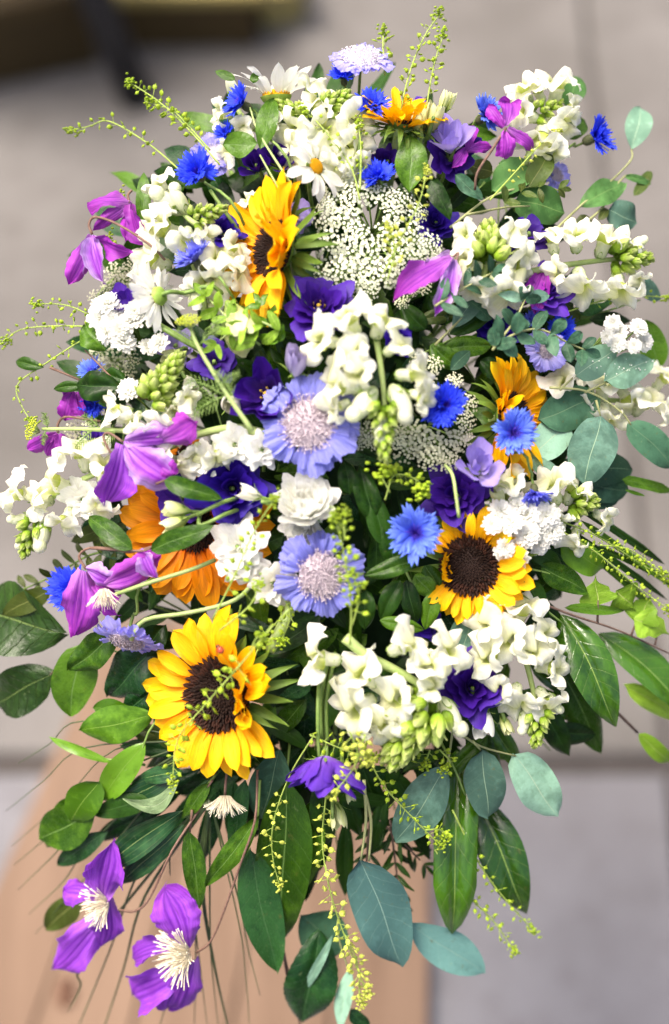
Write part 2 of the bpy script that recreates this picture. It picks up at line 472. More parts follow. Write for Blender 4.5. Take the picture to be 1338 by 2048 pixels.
def g_leaf(L, W, kind='ovate', cup=0.0, fold=0.12, bend=0.15, curl=0.0, side=0.0, wave=0.06, seed=0, nu=6, nv=12, ribs=0.0, tooth=0.0, twist=0.0, hem=0.0, pillow=0.0):
    r = random.Random(seed)
    ph, ph2, fr = r.uniform(0, 6.3), r.uniform(0, 6.3), r.uniform(5, 9)
    pr = PROF[kind]
    sp, y, z = [(0.0, 0.0)], 0.0, 0.0
    N = 48
    for i in range(N):
        v = (i + .5) / N
        a = bend * (1 - 2 * v) - curl * v * v * 2.2
        y += math.cos(a) / N
        z += math.sin(a) / N
        sp.append((y, z))
    k = 1.0 / max(.35, math.hypot(*sp[-1])) if abs(curl) < .3 else 1.0
    def f(u, v):
        q = v * N
        i = min(N - 1, int(q))
        t = q - i
        cy = (sp[i][0] * (1 - t) + sp[i + 1][0] * t) * L * k
        cz = (sp[i][1] * (1 - t) + sp[i + 1][1] * t) * L * k
        w = max(pr(min(1, max(0, v))), .02) * W / 2
        if tooth:
            w *= 1 + tooth * (((v * 14) % 1) - .5)
        zz = cz + fold * abs(u) * w - cup * u * u * w
        zz += wave * W * math.sin(fr * v + ph + (1.5 if u > 0 else 0)) * u * u
        if pillow:
            zz += pillow * w * math.sin(math.pi * min(1, abs(u)))
        if ribs:
            zz += ribs * W * math.sin(v * 50 - abs(u) * 8) * abs(u)
        xx = u * w
        if hem:
            zz += hem * w * max(0, abs(u) - .55) ** 1.5 * 3 * (1 + .5 * math.sin(9 * v + ph2))
        if twist:
            ta = twist * v * v
            dz_ = zz - cz
            xx, zz = xx * math.cos(ta) - dz_ * math.sin(ta), cz + xx * math.sin(ta) + dz_ * math.cos(ta)
        x = xx + side * L * math.sin(math.pi * v) + .02 * W * math.sin(7 * v + ph2)
        return (x, cy, zz)
    return g_sheet(nu, nv, f)

LR = random.Random(9)
SEED = [100]
def nxt():
    SEED[0] += 1
    return SEED[0]

def span(b, t, roll=0.0, facing=(0, 0, 1)):
    y = (t - b).normalized()
    z = Vector(facing) - y * Vector(facing).dot(y)
    z = z.normalized() if z.length > 1e-4 else y.orthogonal().normalized()
    x = y.cross(z)
    return Matrix(((x.x, y.x, z.x, 0), (x.y, y.y, z.y, 0), (x.z, y.z, z.z, 0), (0, 0, 0, 1))) @ RY(roll)

def leaf_on(root, pos, bx, by, tx, ty, w, mat, kind='ovate', dz=0.0, dzt=None, roll=0.0, name='leaf', label=None, **kw):
    b, t = P(bx, by, dz), P(tx, ty, dz if dzt is None else dzt)
    g = g_leaf((t - b).length, M_PX(w, b.z), kind, seed=nxt(), **kw)
    me = mesh(name, g, MT[mat])
    return ob(name, me, root, T(b - pos) @ span(b, t, roll), label=label)

def stem_on(root, pos, pts, r0, r1, mat, name='stem', sides=6):
    q = [P(p[0], p[1], p[2] if len(p) > 2 else 0.0) - pos for p in pts]
    return ob(name, mesh(name, g_tube(q, r0, r1, sides), MT[mat]), root)

def sprig(name, label, cat, stems, leaves, smat='stem', sr=0.0012, dz=0.0, mat='leaf', kind='ovate', group=None, **dk):
    """A cut stem with its leaves. stems: pixel polylines; leaves: (base x, y, tip x, y, width[, options])."""
    s0 = stems[0][0] if stems else leaves[0][:2]
    pos = P(s0[0], s0[1], (s0[2] if stems and len(s0) > 2 else 0) + dz)
    root = thing(name, label, cat, pos, group)
    for s in stems:
        stem_on(root, pos, [(p[0], p[1], (p[2] if len(p) > 2 else 0.0) + dz) for p in s], sr, sr * .6, smat)
    for l in leaves:
        o = dict(mat=mat, kind=kind, dz=dz, bend=LR.choice((.08, .15, .25, .38)), curl=LR.choice((0, 0, .1, .18)), wave=LR.choice((.05, .08, .12)))
        o.update(dk)
        if mat in ('leaf_gloss', 'leaf_teal', 'leaf_dark'):
            o['pillow'] = .2
            o['nu'] = 10
        if len(l) > 5:
            o.update(l[5])
        leaf_on(root, pos, *l[:5], **o)
    return root

def back_stem(root, pos, n, r=0.0016, mat='stem', straight=0.03, via=None):
    """The flower's own stem, from its back down into the foam under the spray."""
    n = Vector(n).normalized()
    core = Vector((max(-.09, min(.09, pos.x * .45)), max(-.16, min(.18, pos.y * .6 + .01)), -0.15))
    pts = [Vector((0, 0, 0)), -n * straight]
    if via:
        pts += [P(*v) - pos for v in via]
    else:
        pts.append((core - pos) * .5 - n * straight * .5 + Vector((0, 0, -.02)))
    pts.append(core - pos)
    return ob('stem', mesh('stem', g_tube(pts, r, r, 6), MT[mat]), root)

# ---------------------------------------------------------------- sunflower
def sun_petals(mat, key):
    def mk():
        out = []
        for i in range(7):
            r = random.Random(i * 7 + 1)
            g = g_leaf(1, r.uniform(.34, .44), 'petal', fold=r.uniform(.1, .5), bend=r.uniform(-.1, .35), curl=r.uniform(-.1, .28), side=r.uniform(-.05, .05), wave=.10, seed=i, nu=6, nv=10)
            u = g[2][:, 0] * 2 - 1
            g[0][:, 2] += .022 * np.cos(u * 7) * np.sin(np.pi * g[2][:, 1])
            out.append(mesh('sunflower_petal', g, MT[mat]))
        return out
    return cached(('sunp', mat, key), mk)

def g_disc(seed):
    r = random.Random(seed)
    gs = [g_x(g_ball(1, 1, .22, 8, 20), T((0, 0, -.04)))]
    dark = g_lathe([(.045, 0), (.040, .05), (.006, .085)], 5)
    for i in range(420):
        q = math.sqrt((i + .5) / 420)
        a = i * 2.39996 + r.uniform(-.05, .05)
        q = min(1, q * r.uniform(.975, 1.02))
        z = .22 * math.sqrt(max(0, 1 - q * q * .98)) - .06
        s = .55 + .75 * q
        M = T((q * .98 * math.cos(a), q * .98 * math.sin(a), z)) @ RZ(a) @ RY(.15 + q * .75 + r.uniform(-.3, .3)) @ S(s * r.uniform(.75, 1.2), s, s * (.8 + 1.1 * q + r.uniform(0, .7)))
        gs.append(g_mi(g_x(dark, M), 1 if q > .68 and r.random() < .7 else 0))
    return g_join(gs)

def sunflower(px, py, D, n, label, dz=0.0, disc=.36, mat='sun_petal', spin=0.0, nout=23, nin=19, curled=(), seed=1, elev=(4, 22), lens=lambda a: 1.0, skip=lambda a: False, bractlen=1.0):
    r = random.Random(seed)
    pos = P(px, py, dz)
    root = thing('sunflower', label, 'sunflower', pos, 'sunflowers in the spray')
    A = axes(n, spin)
    Rm = M_PX(D / 2, pos.z)
    rd = Rm * disc
    dm = cached(('sundisc', seed % 2), lambda: mesh('seed_disc', g_disc(seed % 2), [MT['sun_disc'], MT['sun_rim']]))
    d = ob('seed_disc', dm, root, A @ S(rd * 1.03))
    d['kind'] = 'stuff'
    PM = sun_petals(mat, 0)
    for row, cnt in ((0, nout), (1, nin)):
        for i in range(cnt):
            a = 2 * math.pi * (i + .5 * row) / cnt + r.uniform(-.07, .07)
            deg = math.degrees(a) % 360
            if skip(deg):
                continue
            L = (Rm - rd * .85) * (1.0 if row == 0 else .86) * r.uniform(.88, 1.08) * lens(deg)
            e = R(r.uniform(*elev)) + (R(9) if row else 0)
            w = 1.0
            for c0, c1, ee, ls in curled:
                if (c0 <= deg <= c1) if c0 <= c1 else (deg >= c0 or deg <= c1):
                    e = R(ee + r.uniform(-22, 22)); L *= ls; w = 1.25
            M = A @ RZ(a - math.pi / 2) @ T((0, rd * .9, -.002 - .002 * (1 - row))) @ RX(e) @ RY(r.uniform(-.25, .25)) @ S(L * w * r.uniform(.9, 1.15), L, L)
            ob('petal', r.choice(PM), root, M)
    bm = cached('bract', lambda: [mesh('bract', g_leaf(1, .24, 'acum', fold=.2, bend=.2, curl=c, wave=.1, seed=c * 10, nu=4, nv=8), MT['bract']) for c in (-.45, .1, .5)])
    for i in range(26):
        a = 2 * math.pi * i / 26 + r.uniform(-.1, .1)
        L = Rm * .62 * r.uniform(.8, 1.15) * bractlen
        ob('bract', r.choice(bm), root, A @ RZ(a - math.pi / 2) @ T((0, rd * .8, -.005 - .003 * (i % 2))) @ RX(R(r.uniform(-28, 2))) @ S(L))
    bk = cached('sunback', lambda: mesh('flower_base', g_lathe([(.16, -.75), (.3, -.6), (.8, -.38), (1.0, -.12), (.98, -.02)], 16), MT['bract']))
    ob('flower_base', bk, root, A @ S(rd))
    back_stem(root, pos, n, .0042, 'stem_pale', rd * .9)
    return root

# ---------------------------------------------------------------- scabious
def scabious(px, py, D, n, label, dz=0.0, mat='scab', pin='pin', pinf=.5, seed=1, nout=11, elev=(-16, 24), dome_h=.55, name='scabious', stem=True, via=None):
    r = random.Random(seed)
    pos = P(px, py, dz)
    root = thing(name, label, 'flower', pos, 'lavender scabious flowers')
    A = axes(n, r.uniform(0, 6))
    Rm = M_PX(D / 2, pos.z)
    rp = Rm * pinf
    def mk():
        out = []
        for i in range(5):
            q = random.Random(i + 3)
            ph, nr = q.uniform(0, 6), q.choice((5, 6, 7))
            def f(u, v):
                w = (.10 + .42 * v ** .8) * (1 - .18 * max(0, v - .75) * 4 * .5)
                lob = .06 * math.cos(u * math.pi * 1.5) + .035 * math.sin(u * 17 + ph)
                y = v * (1 - .16 * u * u + lob * v * v)
                z = (.085 * math.sin(u * nr + ph) * v ** 1.2 + .035 * math.sin(u * 15 + ph) * v * v + .12 * math.sin(v * 2.6) - .10 * v * v * (1 + .5 * math.sin(ph)))
                return (u * w, y, z)
            out.append(mesh('petal', g_sheet(20, 9, f), MT[mat]))
        return out
    pm = cached(('scab', mat), mk)
    for row, cnt in ((0, nout), (1, nout - 1)):
        for i in range(cnt):
            a = 2 * math.pi * (i + .5 * row) / cnt + r.uniform(-.2, .2)
            L = (Rm - rp * .7) * (1.0 if row == 0 else .72) * r.uniform(.86, 1.1)
            M = A @ RZ(a) @ T((0, rp * .72, .001 * row)) @ RX(R(r.uniform(*elev)) + .16 * row) @ RY(r.uniform(-.2, .2)) @ S(L * r.uniform(.98, 1.2), L, L)
            ob('petal', r.choice(pm), root, M)
    def pins():
        q = random.Random(5)
        gs = [g_x(g_ball(.9, .9, .42, 6, 16), T((0, 0, .05)))]
        for i in range(330):
            s = math.sqrt((i + .5) / 330)
            a = i * 2.39996 + q.uniform(-.2, .2)
            base = Vector((.9 * s * math.cos(a), .9 * s * math.sin(a), .05 + .42 * math.sqrt(max(0, 1 - s * s * .97))))
            tilt = s * 1.05 + q.uniform(-.25, .25)
            M = T(base) @ RZ(a + q.uniform(-.3, .3)) @ RY(tilt)
            h = q.uniform(.16, .36)
            gs.append(g_x(g_lathe([(.016, 0), (.013, h), (.030, h), (.030, h + .03), (.004, h + .05)], 5), M))
            if i % 2:
                gs.append(g_x(g_x(g_ball(.055, .055, .05, 4, 6), T(base + Vector((0, 0, .03)))), Matrix.Identity(4)))
        return mesh('pincushion', g_join(gs), MT[pin])
    c = ob('pincushion', cached(('pins', pin), pins), root, A @ S(rp, rp, rp * dome_h * 1.4))
    c['kind'] = 'stuff'
    ob('calyx', cached('scabcal', lambda: mesh('calyx', g_lathe([(.08, -.4), (.3, -.25), (.55, -.1), (.6, .1)], 10), MT['calyx'])), root, A @ S(rp))
    if stem:
        back_stem(root, pos, n, .0013, 'stem', .02, via)
    return root

# ---------------------------------------------------------------- cornflower
def corn_rays(mat):
    def mk():
        out = []
        for i in range(4):
            q = random.Random(i + 11)
            gs = []
            for l in range(7):
                c = (l - 3) / 3 * .42 + q.uniform(-.04, .04)
                ln = 1 - .22 * abs(l - 3) / 3 + q.uniform(-.12, .1)
                up = q.uniform(-.08, .14) + .16 * (abs(l - 3) / 3)
                def f(u, v):
                    k = max(0, (v - .3) / .7)
                    w = .035 + .085 * min(1, v / .55) if v < .6 else .12 * (1 - ((v - .6) / .4) ** 1.3) + .004
                    x = math.sin(c * v ** .7) * v * ln * 1.15 + u * w
                    return (x, math.cos(c) * v * ln, .25 * math.sin(v * 2.2) * .5 + up * k * k + .03 * math.cos(u * 2))
                gs.append(g_sheet(2, 6, f))
            out.append(mesh('ray_floret', g_join(gs), MT[mat]))
        return out
    return cached(('corn', mat), mk)

def cornflower(px, py, D, n, label, dz=0.0, mat='corn', seed=1, nray=11, elev=(5, 40), inner=True, via=None, core=.35):
    r = random.Random(seed)
    pos = P(px, py, dz)
    root = thing('cornflower', label, 'cornflower', pos, 'blue cornflowers')
    A = axes(n, r.uniform(0, 6))
    Rm = M_PX(D / 2, pos.z)
    pm = corn_rays(mat)
    rows = ((nray, 1.0, elev), (nray - 3, .72, (elev[0] + 22, elev[1] + 28))) if inner else ((nray, 1.0, elev),)
    for cnt, ls, ev in rows:
        for i in range(cnt):
            a = 2 * math.pi * i / cnt + r.uniform(-.16, .16)
            L = Rm * ls * r.uniform(.85, 1.1)
            ob('ray_floret', r.choice(pm), root, A @ RZ(a) @ T((0, Rm * .06, 0)) @ RX(R(r.uniform(*ev))) @ RY(r.uniform(-.5, .5)) @ S(L))
    def styles():
        q = random.Random(2)
        gs = []
        for i in range(34):
            s = math.sqrt((i + .5) / 34) * .9
            a = i * 2.4
            h = q.uniform(.55, 1.0)
            d = Vector((math.cos(a) * s, math.sin(a) * s, 1.15 - .5 * s)).normalized()
            b = Vector((math.cos(a) * .15 * s, math.sin(a) * .15 * s, 0))
            k = d.orthogonal().normalized() * q.uniform(-.2, .2)
            gs.append(g_tube([b, b + d * h * .6, b + d * h + k], .035, .022, 4, smooth=1))
        return mesh('inner_floret', g_join(gs), MT['corn_style'])
    ob('inner_florets', cached('styles', styles), root, A @ S(Rm * core, Rm * core, Rm * .5))
    def cal():
        gs = [g_lathe([(.06, -1.0), (.30, -.85), (.40, -.5), (.30, -.1), (.24, .02)], 12)]
        for i in range(40):
            a, z = i * 2.4, -.85 + .8 * i / 40
            rr = .38 * math.sqrt(max(.1, 1 - ((z + .5) / .6) ** 2 * .6))
            gs.append(g_x(g_leaf(.24, .18, 'acum', seed=i, nu=2, nv=3), T((rr * math.cos(a), rr * math.sin(a), z)) @ RZ(a - math.pi / 2) @ RX(1.45)))
        return mesh('calyx', g_join(gs), MT['corn_calyx'])
    ob('calyx', cached('corncal', cal), root, A @ S(Rm * .55))
    back_stem(root, pos + Vector(n).normalized() * 0, n, .0012, 'stem', Rm * .9, via)
    return root

# ---------------------------------------------------------------- cup-shaped flowers (lisianthus, ranunculus, stock, buds)
def g_cup(beta0, beta1, half, ruff, seed, r0=.06, L=1.0, pw=1.4, nu=10, nv=9, tip=0.22):
    q = random.Random(seed)
    ph, k1, k2 = q.uniform(0, 6), q.uniform(2.5, 4), q.uniform(6, 9)
    N = 30
    prof = [(r0, 0.0)]
    for i in range(N):
        v = (i + .5) / N
        b = beta0 + (beta1 - beta0) * v ** pw
        prof.append((prof[-1][0] + math.sin(b) * L / N, prof[-1][1] + math.cos(b) * L / N))
    def f(u, v):
        vv = v * (1 - tip * abs(u) ** 2.6 + .035 * math.sin(u * k2 + ph))
        t = max(0, vv) * N
        i = min(N - 1, int(t))
        w = t - i
        r = prof[i][0] * (1 - w) + prof[i + 1][0] * w
        z = prof[i][1] * (1 - w) + prof[i + 1][1] * w
        wob = ruff * v * v * (math.sin(u * k1 + ph) + .4 * math.sin(u * k2 + ph * 2))
        r += wob * .8
        z += wob * .35
        a = half * u * (.55 + .45 * min(1, v * 1.6)) * (1 if r > .12 else 1)
        r *= 1 + .10 * u
        return (r * math.sin(a), r * math.cos(a), z)
    return g_sheet(nu, nv, f)

FORMS = {
    # layers: (count, beta0, beta1 (degrees from the flower's axis), half angle, ruffle, size)
    'rose': [(4, 58, 96, .82, .20, 1.0), (4, 50, 62, .82, .18, .94), (4, 42, 30, .85, .13, .86), (3, 30, 10, .95, .09, .74), (3, 18, 2, 1.1, .05, .58)],
    'open': [(3, 55, 108, .85, .18, 1.0), (4, 46, 82, .80, .16, .95), (3, 34, 50, .85, .12, .74)],
    'bell': [(3, 30, 74, .9, .16, 1.0), (3, 22, 50, .9, .13, .96), (2, 16, 24, .9, .08, .8)],
    'cup': [(3, 70, 8, .98, .20, 1.0), (3, 56, 10, .98, .18, .96), (3, 38, 6, 1.0, .12, .86)],
    'frill': [(4, 74, 20, .80, .34, 1.0), (4, 60, 24, .80, .32, 1.04), (4, 44, 26, .85, .28, 1.06), (3, 26, 20, .9, .2, .9)],
    'bud': [(2, 30, -16, 1.15, .03, 1.0), (2, 24, -16, 1.2, .03, .96), (2, 17, -14, 1.3, .03, .90)],
    'halfopen': [(3, 38, 34, .9, .06, 1.0), (3, 28, 2, 1.0, .05, .92), (2, 20, -10, 1.2, .04, .86)],
    'ranunculus': [(7, 74, 34, .62, .09, 1.0), (8, 66, 14, .58, .09, .99), (8, 56, 0, .56, .09, .95), (8, 46, -10, .56, .08, .88), (7, 36, -16, .6, .07, .78), (6, 26, -18, .7, .05, .66), (4, 14, -18, .9, .03, .54)],
    'stock': [(5, 60, 105, .60, .16, 1.0), (5, 48, 78, .60, .16, .92), (5, 36, 50, .62, .14, .80), (4, 24, 26, .7, .12, .66), (3, 14, 8, .8, .08, .5)],
}

def cup_head(root, A, Rm, form, mat, seed, depth=1.0):
    r = random.Random(seed)
    for li, (cnt, b0, b1, half, ruff, sz) in enumerate(FORMS[form]):
        for i in range(cnt):
            me = cached(('cup', form, li, mat, i % 3), lambda: mesh('petal', g_cup(R(b0), R(b1), half, ruff, li * 10 + i % 3), MT[mat]))
            a = 2 * math.pi * i / cnt + li * .55 + r.uniform(-.15, .15)
            s = Rm * sz * r.uniform(.94, 1.06)
            ob('petal', me, root, A @ RZ(a) @ RX(r.uniform(-.06, .06)) @ S(s, s, s * depth))

def cupflower(name, px, py, D, n, label, cat, form, mat, dz=0.0, seed=1, group=None, eye=False, sepals=True, depth=1.0, stem='stem', via=None, k=None, sr=.0017):
    pos = P(px, py, dz)
    root = thing(name, label, cat, pos, group)
    A = axes(n, seed * 1.3)
    Rm = M_PX(D / 2, pos.z)
    kk = k or {'rose': 1.0, 'open': .95, 'bell': 1.15, 'cup': 1.15, 'frill': 1.2, 'bud': 2.0, 'halfopen': 1.45, 'ranunculus': 1.1, 'stock': 1.0}[form]
    h = {'bud': .5, 'halfopen': .45, 'bell': .45, 'cup': .4, 'frill': .4}.get(form, .3)
    A2 = A @ T((0, 0, -Rm * kk * h))
    cup_head(root, A2, Rm * kk, form, mat, seed, depth)
    if eye:
        def mk():
            gs = [g_lathe([(.05, 0), (.06, .2), (.09, .3), (.05, .42), (.01, .45)], 8)]
            for i in range(5):
                a = i * 1.2566
                gs.append(g_x(g_ball(.035, .035, .08, 5, 6), T((.16 * math.cos(a), .16 * math.sin(a), .34))))
                gs.append(g_tube([(0.04 * math.cos(a), .04 * math.sin(a), 0), (.14 * math.cos(a), .14 * math.sin(a), .3)], .012, .01, 4, smooth=1))
            return mesh('flower_centre', g_join(gs), MT['eye'])
        ob('flower_centre', cached('eye', mk), root, A2 @ S(Rm * kk))
    if sepals:
        sm = cached('sepal', lambda: mesh('sepal', g_leaf(1, .2, 'acum', fold=.3, bend=.2, curl=.1, seed=4, nu=3, nv=7), MT['calyx']))
        for i in range(5):
            ob('sepal', sm, root, A2 @ RZ(i * 1.2566) @ T((0, .03 * Rm, -.02 * Rm)) @ RX(R(48 if form in ('bud', 'halfopen', 'bell') else 12)) @ S(Rm * .62 * kk))
    back_stem(root, pos - Vector(n).normalized() * Rm * kk * h, n, sr, stem, .02, via)
    return root

def lis(px, py, D, n, label, form='rose', mat='lis', **kw):
    kw['dz'] = kw.get('dz', 0) + .005
    return cupflower('lisianthus', px, py, D * 1.12, n, label, 'lisianthus', form, mat, group='lisianthus flowers and buds', **kw)

# ---------------------------------------------------------------- daisy
def daisy(px, py, D, n, label, dz=0.0, seed=1, disc=.3, npet=19, elev=(-8, 12), lens=lambda a: 1.0, via=None, bent=(), pw=1.0):
    r = random.Random(seed)
    pos = P(px, py, dz)
    root = thing('daisy', label, 'daisy', pos, 'white daisies')
    A = axes(n, 0)
    Rm = M_PX(D / 2, pos.z)
    rd = Rm * disc
    pm = cached('daisyp', lambda: [mesh('petal', g_leaf(1, .27, 'obov' if i % 2 else 'ellip', fold=.15, bend=.1 + .1 * i, curl=.08 * (i - 1), wave=.1, seed=i, nu=4, nv=8), MT['white']) for i in range(4)])
    for i in range(npet):
        a = 2 * math.pi * i / npet + r.uniform(-.1, .1)
        L = (Rm - rd * .8) * r.uniform(.88, 1.08) * lens(math.degrees(a) % 360)
        e = R(r.uniform(*elev))
        for c0, c1, ee in bent:
            if c0 <= math.degrees(a) % 360 <= c1:
                e = R(ee + r.uniform(-10, 10))
        ob('petal', r.choice(pm), root, A @ RZ(a - math.pi / 2) @ T((0, rd * .85, 0)) @ RX(e) @ RY(r.uniform(-.3, .3)) @ S(L * r.uniform(.9, 1.3) * pw, L, L))
    def dk():
        gs = [g_ball(1, 1, .42, 6, 14)]
        for i in range(150):
            s = math.sqrt((i + .5) / 150) * .97
            a = i * 2.39996
            gs.append(g_x(g_ball(.075, .075, .07, 3, 5), T((s * math.cos(a), s * math.sin(a), .42 * math.sqrt(1 - s * s)))))
        return mesh('yellow_disc', g_join(gs), MT['daisy_disc'])
    d = ob('yellow_disc', cached('daisyd', dk), root, A @ S(rd))
    ob('calyx', cached('daisyc', lambda: mesh('calyx', g_lathe([(.12, -.75), (.55, -.62), (.95, -.35), (1.12, -.02)], 14, lobes=7, amp=.04), MT['calyx'])), root, A @ S(rd))
    back_stem(root, pos, n, .0018, 'stem', rd * 1.6, via)
    return root

# ---------------------------------------------------------------- clematis
def clematis(label, hub, tepals, mat='clem', dz=0.0, stamens=None, stem=None, cat='clematis', seed=1, smat='vine', sr=.0011):
    """hub: pixel of the flower's base; tepals: (base x, y, tip x, y, width[, options])."""
    pos = P(hub[0], hub[1], dz)
    root = thing('clematis', label, cat, pos, 'purple clematis flowers')
    tr = random.Random(seed * 3 + 1)
    for t in tepals:
        o = dict(mat=mat, kind='tepal', dz=dz, dzt=dz, cup=.1, fold=.12, bend=.3, wave=.24, nu=14, nv=24, name='tepal', twist=tr.uniform(-.7, .7), hem=tr.choice((-.5, .4, .6)), curl=tr.uniform(.05, .3))
        if len(t) > 5:
            o.update(t[5])
        m = leaf_on(root, pos, *t[:5], **o)
        me = m.data
        n = len(me.vertices)
        co = np.empty(n * 3); me.vertices.foreach_get('co', co); co = co.reshape(-1, 3)
        uu = np.tile(np.linspace(-1, 1, o['nu'] + 1), o['nv'] + 1)
        vv = np.repeat(np.linspace(0, 1, o['nv'] + 1), o['nu'] + 1)
        w = co[:, 0].max() - co[:, 0].min()
        co[:, 2] -= w * .05 * (np.exp(-(uu / .07) ** 2) + np.exp(-((np.abs(uu) - .32) / .07) ** 2)) * np.sin(np.pi * np.minimum(1, vv * .9 + .1))
        co[:, 2] += w * .05 * np.sin(vv * 15 + uu * 3 + seed) * np.abs(uu) ** 3
        co[:, 0] *= 1 + .05 * np.sin(vv * 31 + seed) * np.abs(uu) + .03 * np.sin(vv * 57 + seed * 2)
        co[:, 2] += w * .035 * np.sin(vv * 38 + seed + 2 * uu) * np.abs(uu) ** 2
        co[:, 2] += w * .03 * np.sin(uu * 6 + vv * 5 + seed)
        me.vertices.foreach_set('co', co.ravel()); me.update()
    if stamens:
        sx, sy, size, n = stamens[:4]
        cnt = stamens[4] if len(stamens) > 4 else 46
        spread = stamens[5] if len(stamens) > 5 else 1.0
        cnt = int(cnt * 2.3)
        c = P(sx, sy, dz + .003)
        A = axes(n, 0)
        L = M_PX(size, c.z)
        q = random.Random(seed)
        me = cached('stam', lambda: [mesh('stamen', g_join([g_tube([(0, 0, 0), (.05 * k, 0, .5), (.16 * k, .05, 1)], .013, .021, 4, smooth=3)]), MT['stamen']) for k in (-1, 1, 2)])
        for i in range(cnt):
            s = math.sqrt((i + .5) / cnt)
            a = i * 2.4 + q.uniform(-.2, .2)
            M = A @ T((.22 * L * s * math.cos(a), .22 * L * s * math.sin(a), 0)) @ RZ(a) @ RY(s * .85 * spread + q.uniform(-.12, .12)) @ S(L * q.uniform(.60, .88))
            ob('stamen', q.choice(me), root, T(c - pos) @ M)
    if stem:
        stem_on(root, pos, [(p[0], p[1], dz + (p[2] if len(p) > 2 else 0)) for p in stem], sr, sr, smat)
    return root

# ---------------------------------------------------------------- snapdragon
def snap_parts(i, mat='snap'):
    def mk():
        q = random.Random(i + 40)
        tube = g_lathe([(.08, -.02), (.19, .04), (.23, .16), (.22, .34), (.24, .46), (.29, .55)], 12, lobes=2, amp=.08)
        def lip(upper):
            ph = q.uniform(0, 6)
            span_ = 1.75 if upper else 1.7
            def f(u, v):
                a = u * span_
                if upper:
                    ln = .98 * (.62 + .38 * math.sin(min(1, abs(u) * 1.7 + .08) * math.pi / 2 * 1.25) - .34 * math.exp(-(u / .11) ** 2)) * (1 - .35 * max(0, abs(u) - .7) / .3)
                    th0, th1 = -.35, 2.2
                else:
                    ln = 1.0 * (.58 + .36 * abs(math.cos(u * 4.3)) ** .8 + .1 * (abs(u) < .4)) * (1 - .4 * max(0, abs(u) - .75) / .25)
                    th0, th1 = .05, 2.3
                n_, rr, zz = 10, .28, .54
                steps = max(1, int(round(v * n_)))
                for s in range(steps):
                    w = (s + .5) / n_ * (v * n_ / steps)
                    th = th0 + (th1 - th0) * w ** .9 + .45 * w * math.sin(u * 5.5 + ph) + .55 * w * w * math.sin(u * 13 + ph * 2) + .3 * w ** 3 * math.sin(u * 27 + ph)
                    rr += math.sin(th) * ln * v / steps
                    zz += math.cos(th) * ln * v / steps
                x, y = rr * math.sin(a), rr * math.cos(a)
                if not upper:
                    b = math.exp(-((u) / .42) ** 2) * math.exp(-((v - .28) / .22) ** 2)
                    y -= .40 * b
                    zz += .20 * b
                    y = -y
                    x = -x
                else:
                    b = math.exp(-((abs(u) - .38) / .25) ** 2) * math.sin(math.pi * min(1, v))
                    zz += .10 * b
                return (x, y, zz)
            return g_sheet(28, 11, f)
        up, lo = lip(True), lip(False)
        cal = g_join([g_x(g_leaf(.34, .22, 'ovate', cup=.4, fold=0, bend=.35, seed=k, nu=3, nv=5), RZ(k * 1.2566) @ T((0, .12, -.05)) @ RX(1.15)) for k in range(5)])
        return (mesh('floret_tube', tube, MT['snap_tube']), mesh('upper_lip', up, MT[mat]), mesh('lower_lip', lo, MT[mat]), mesh('calyx', cal, MT['calyx']))
    return cached(('snap', i, mat), mk)

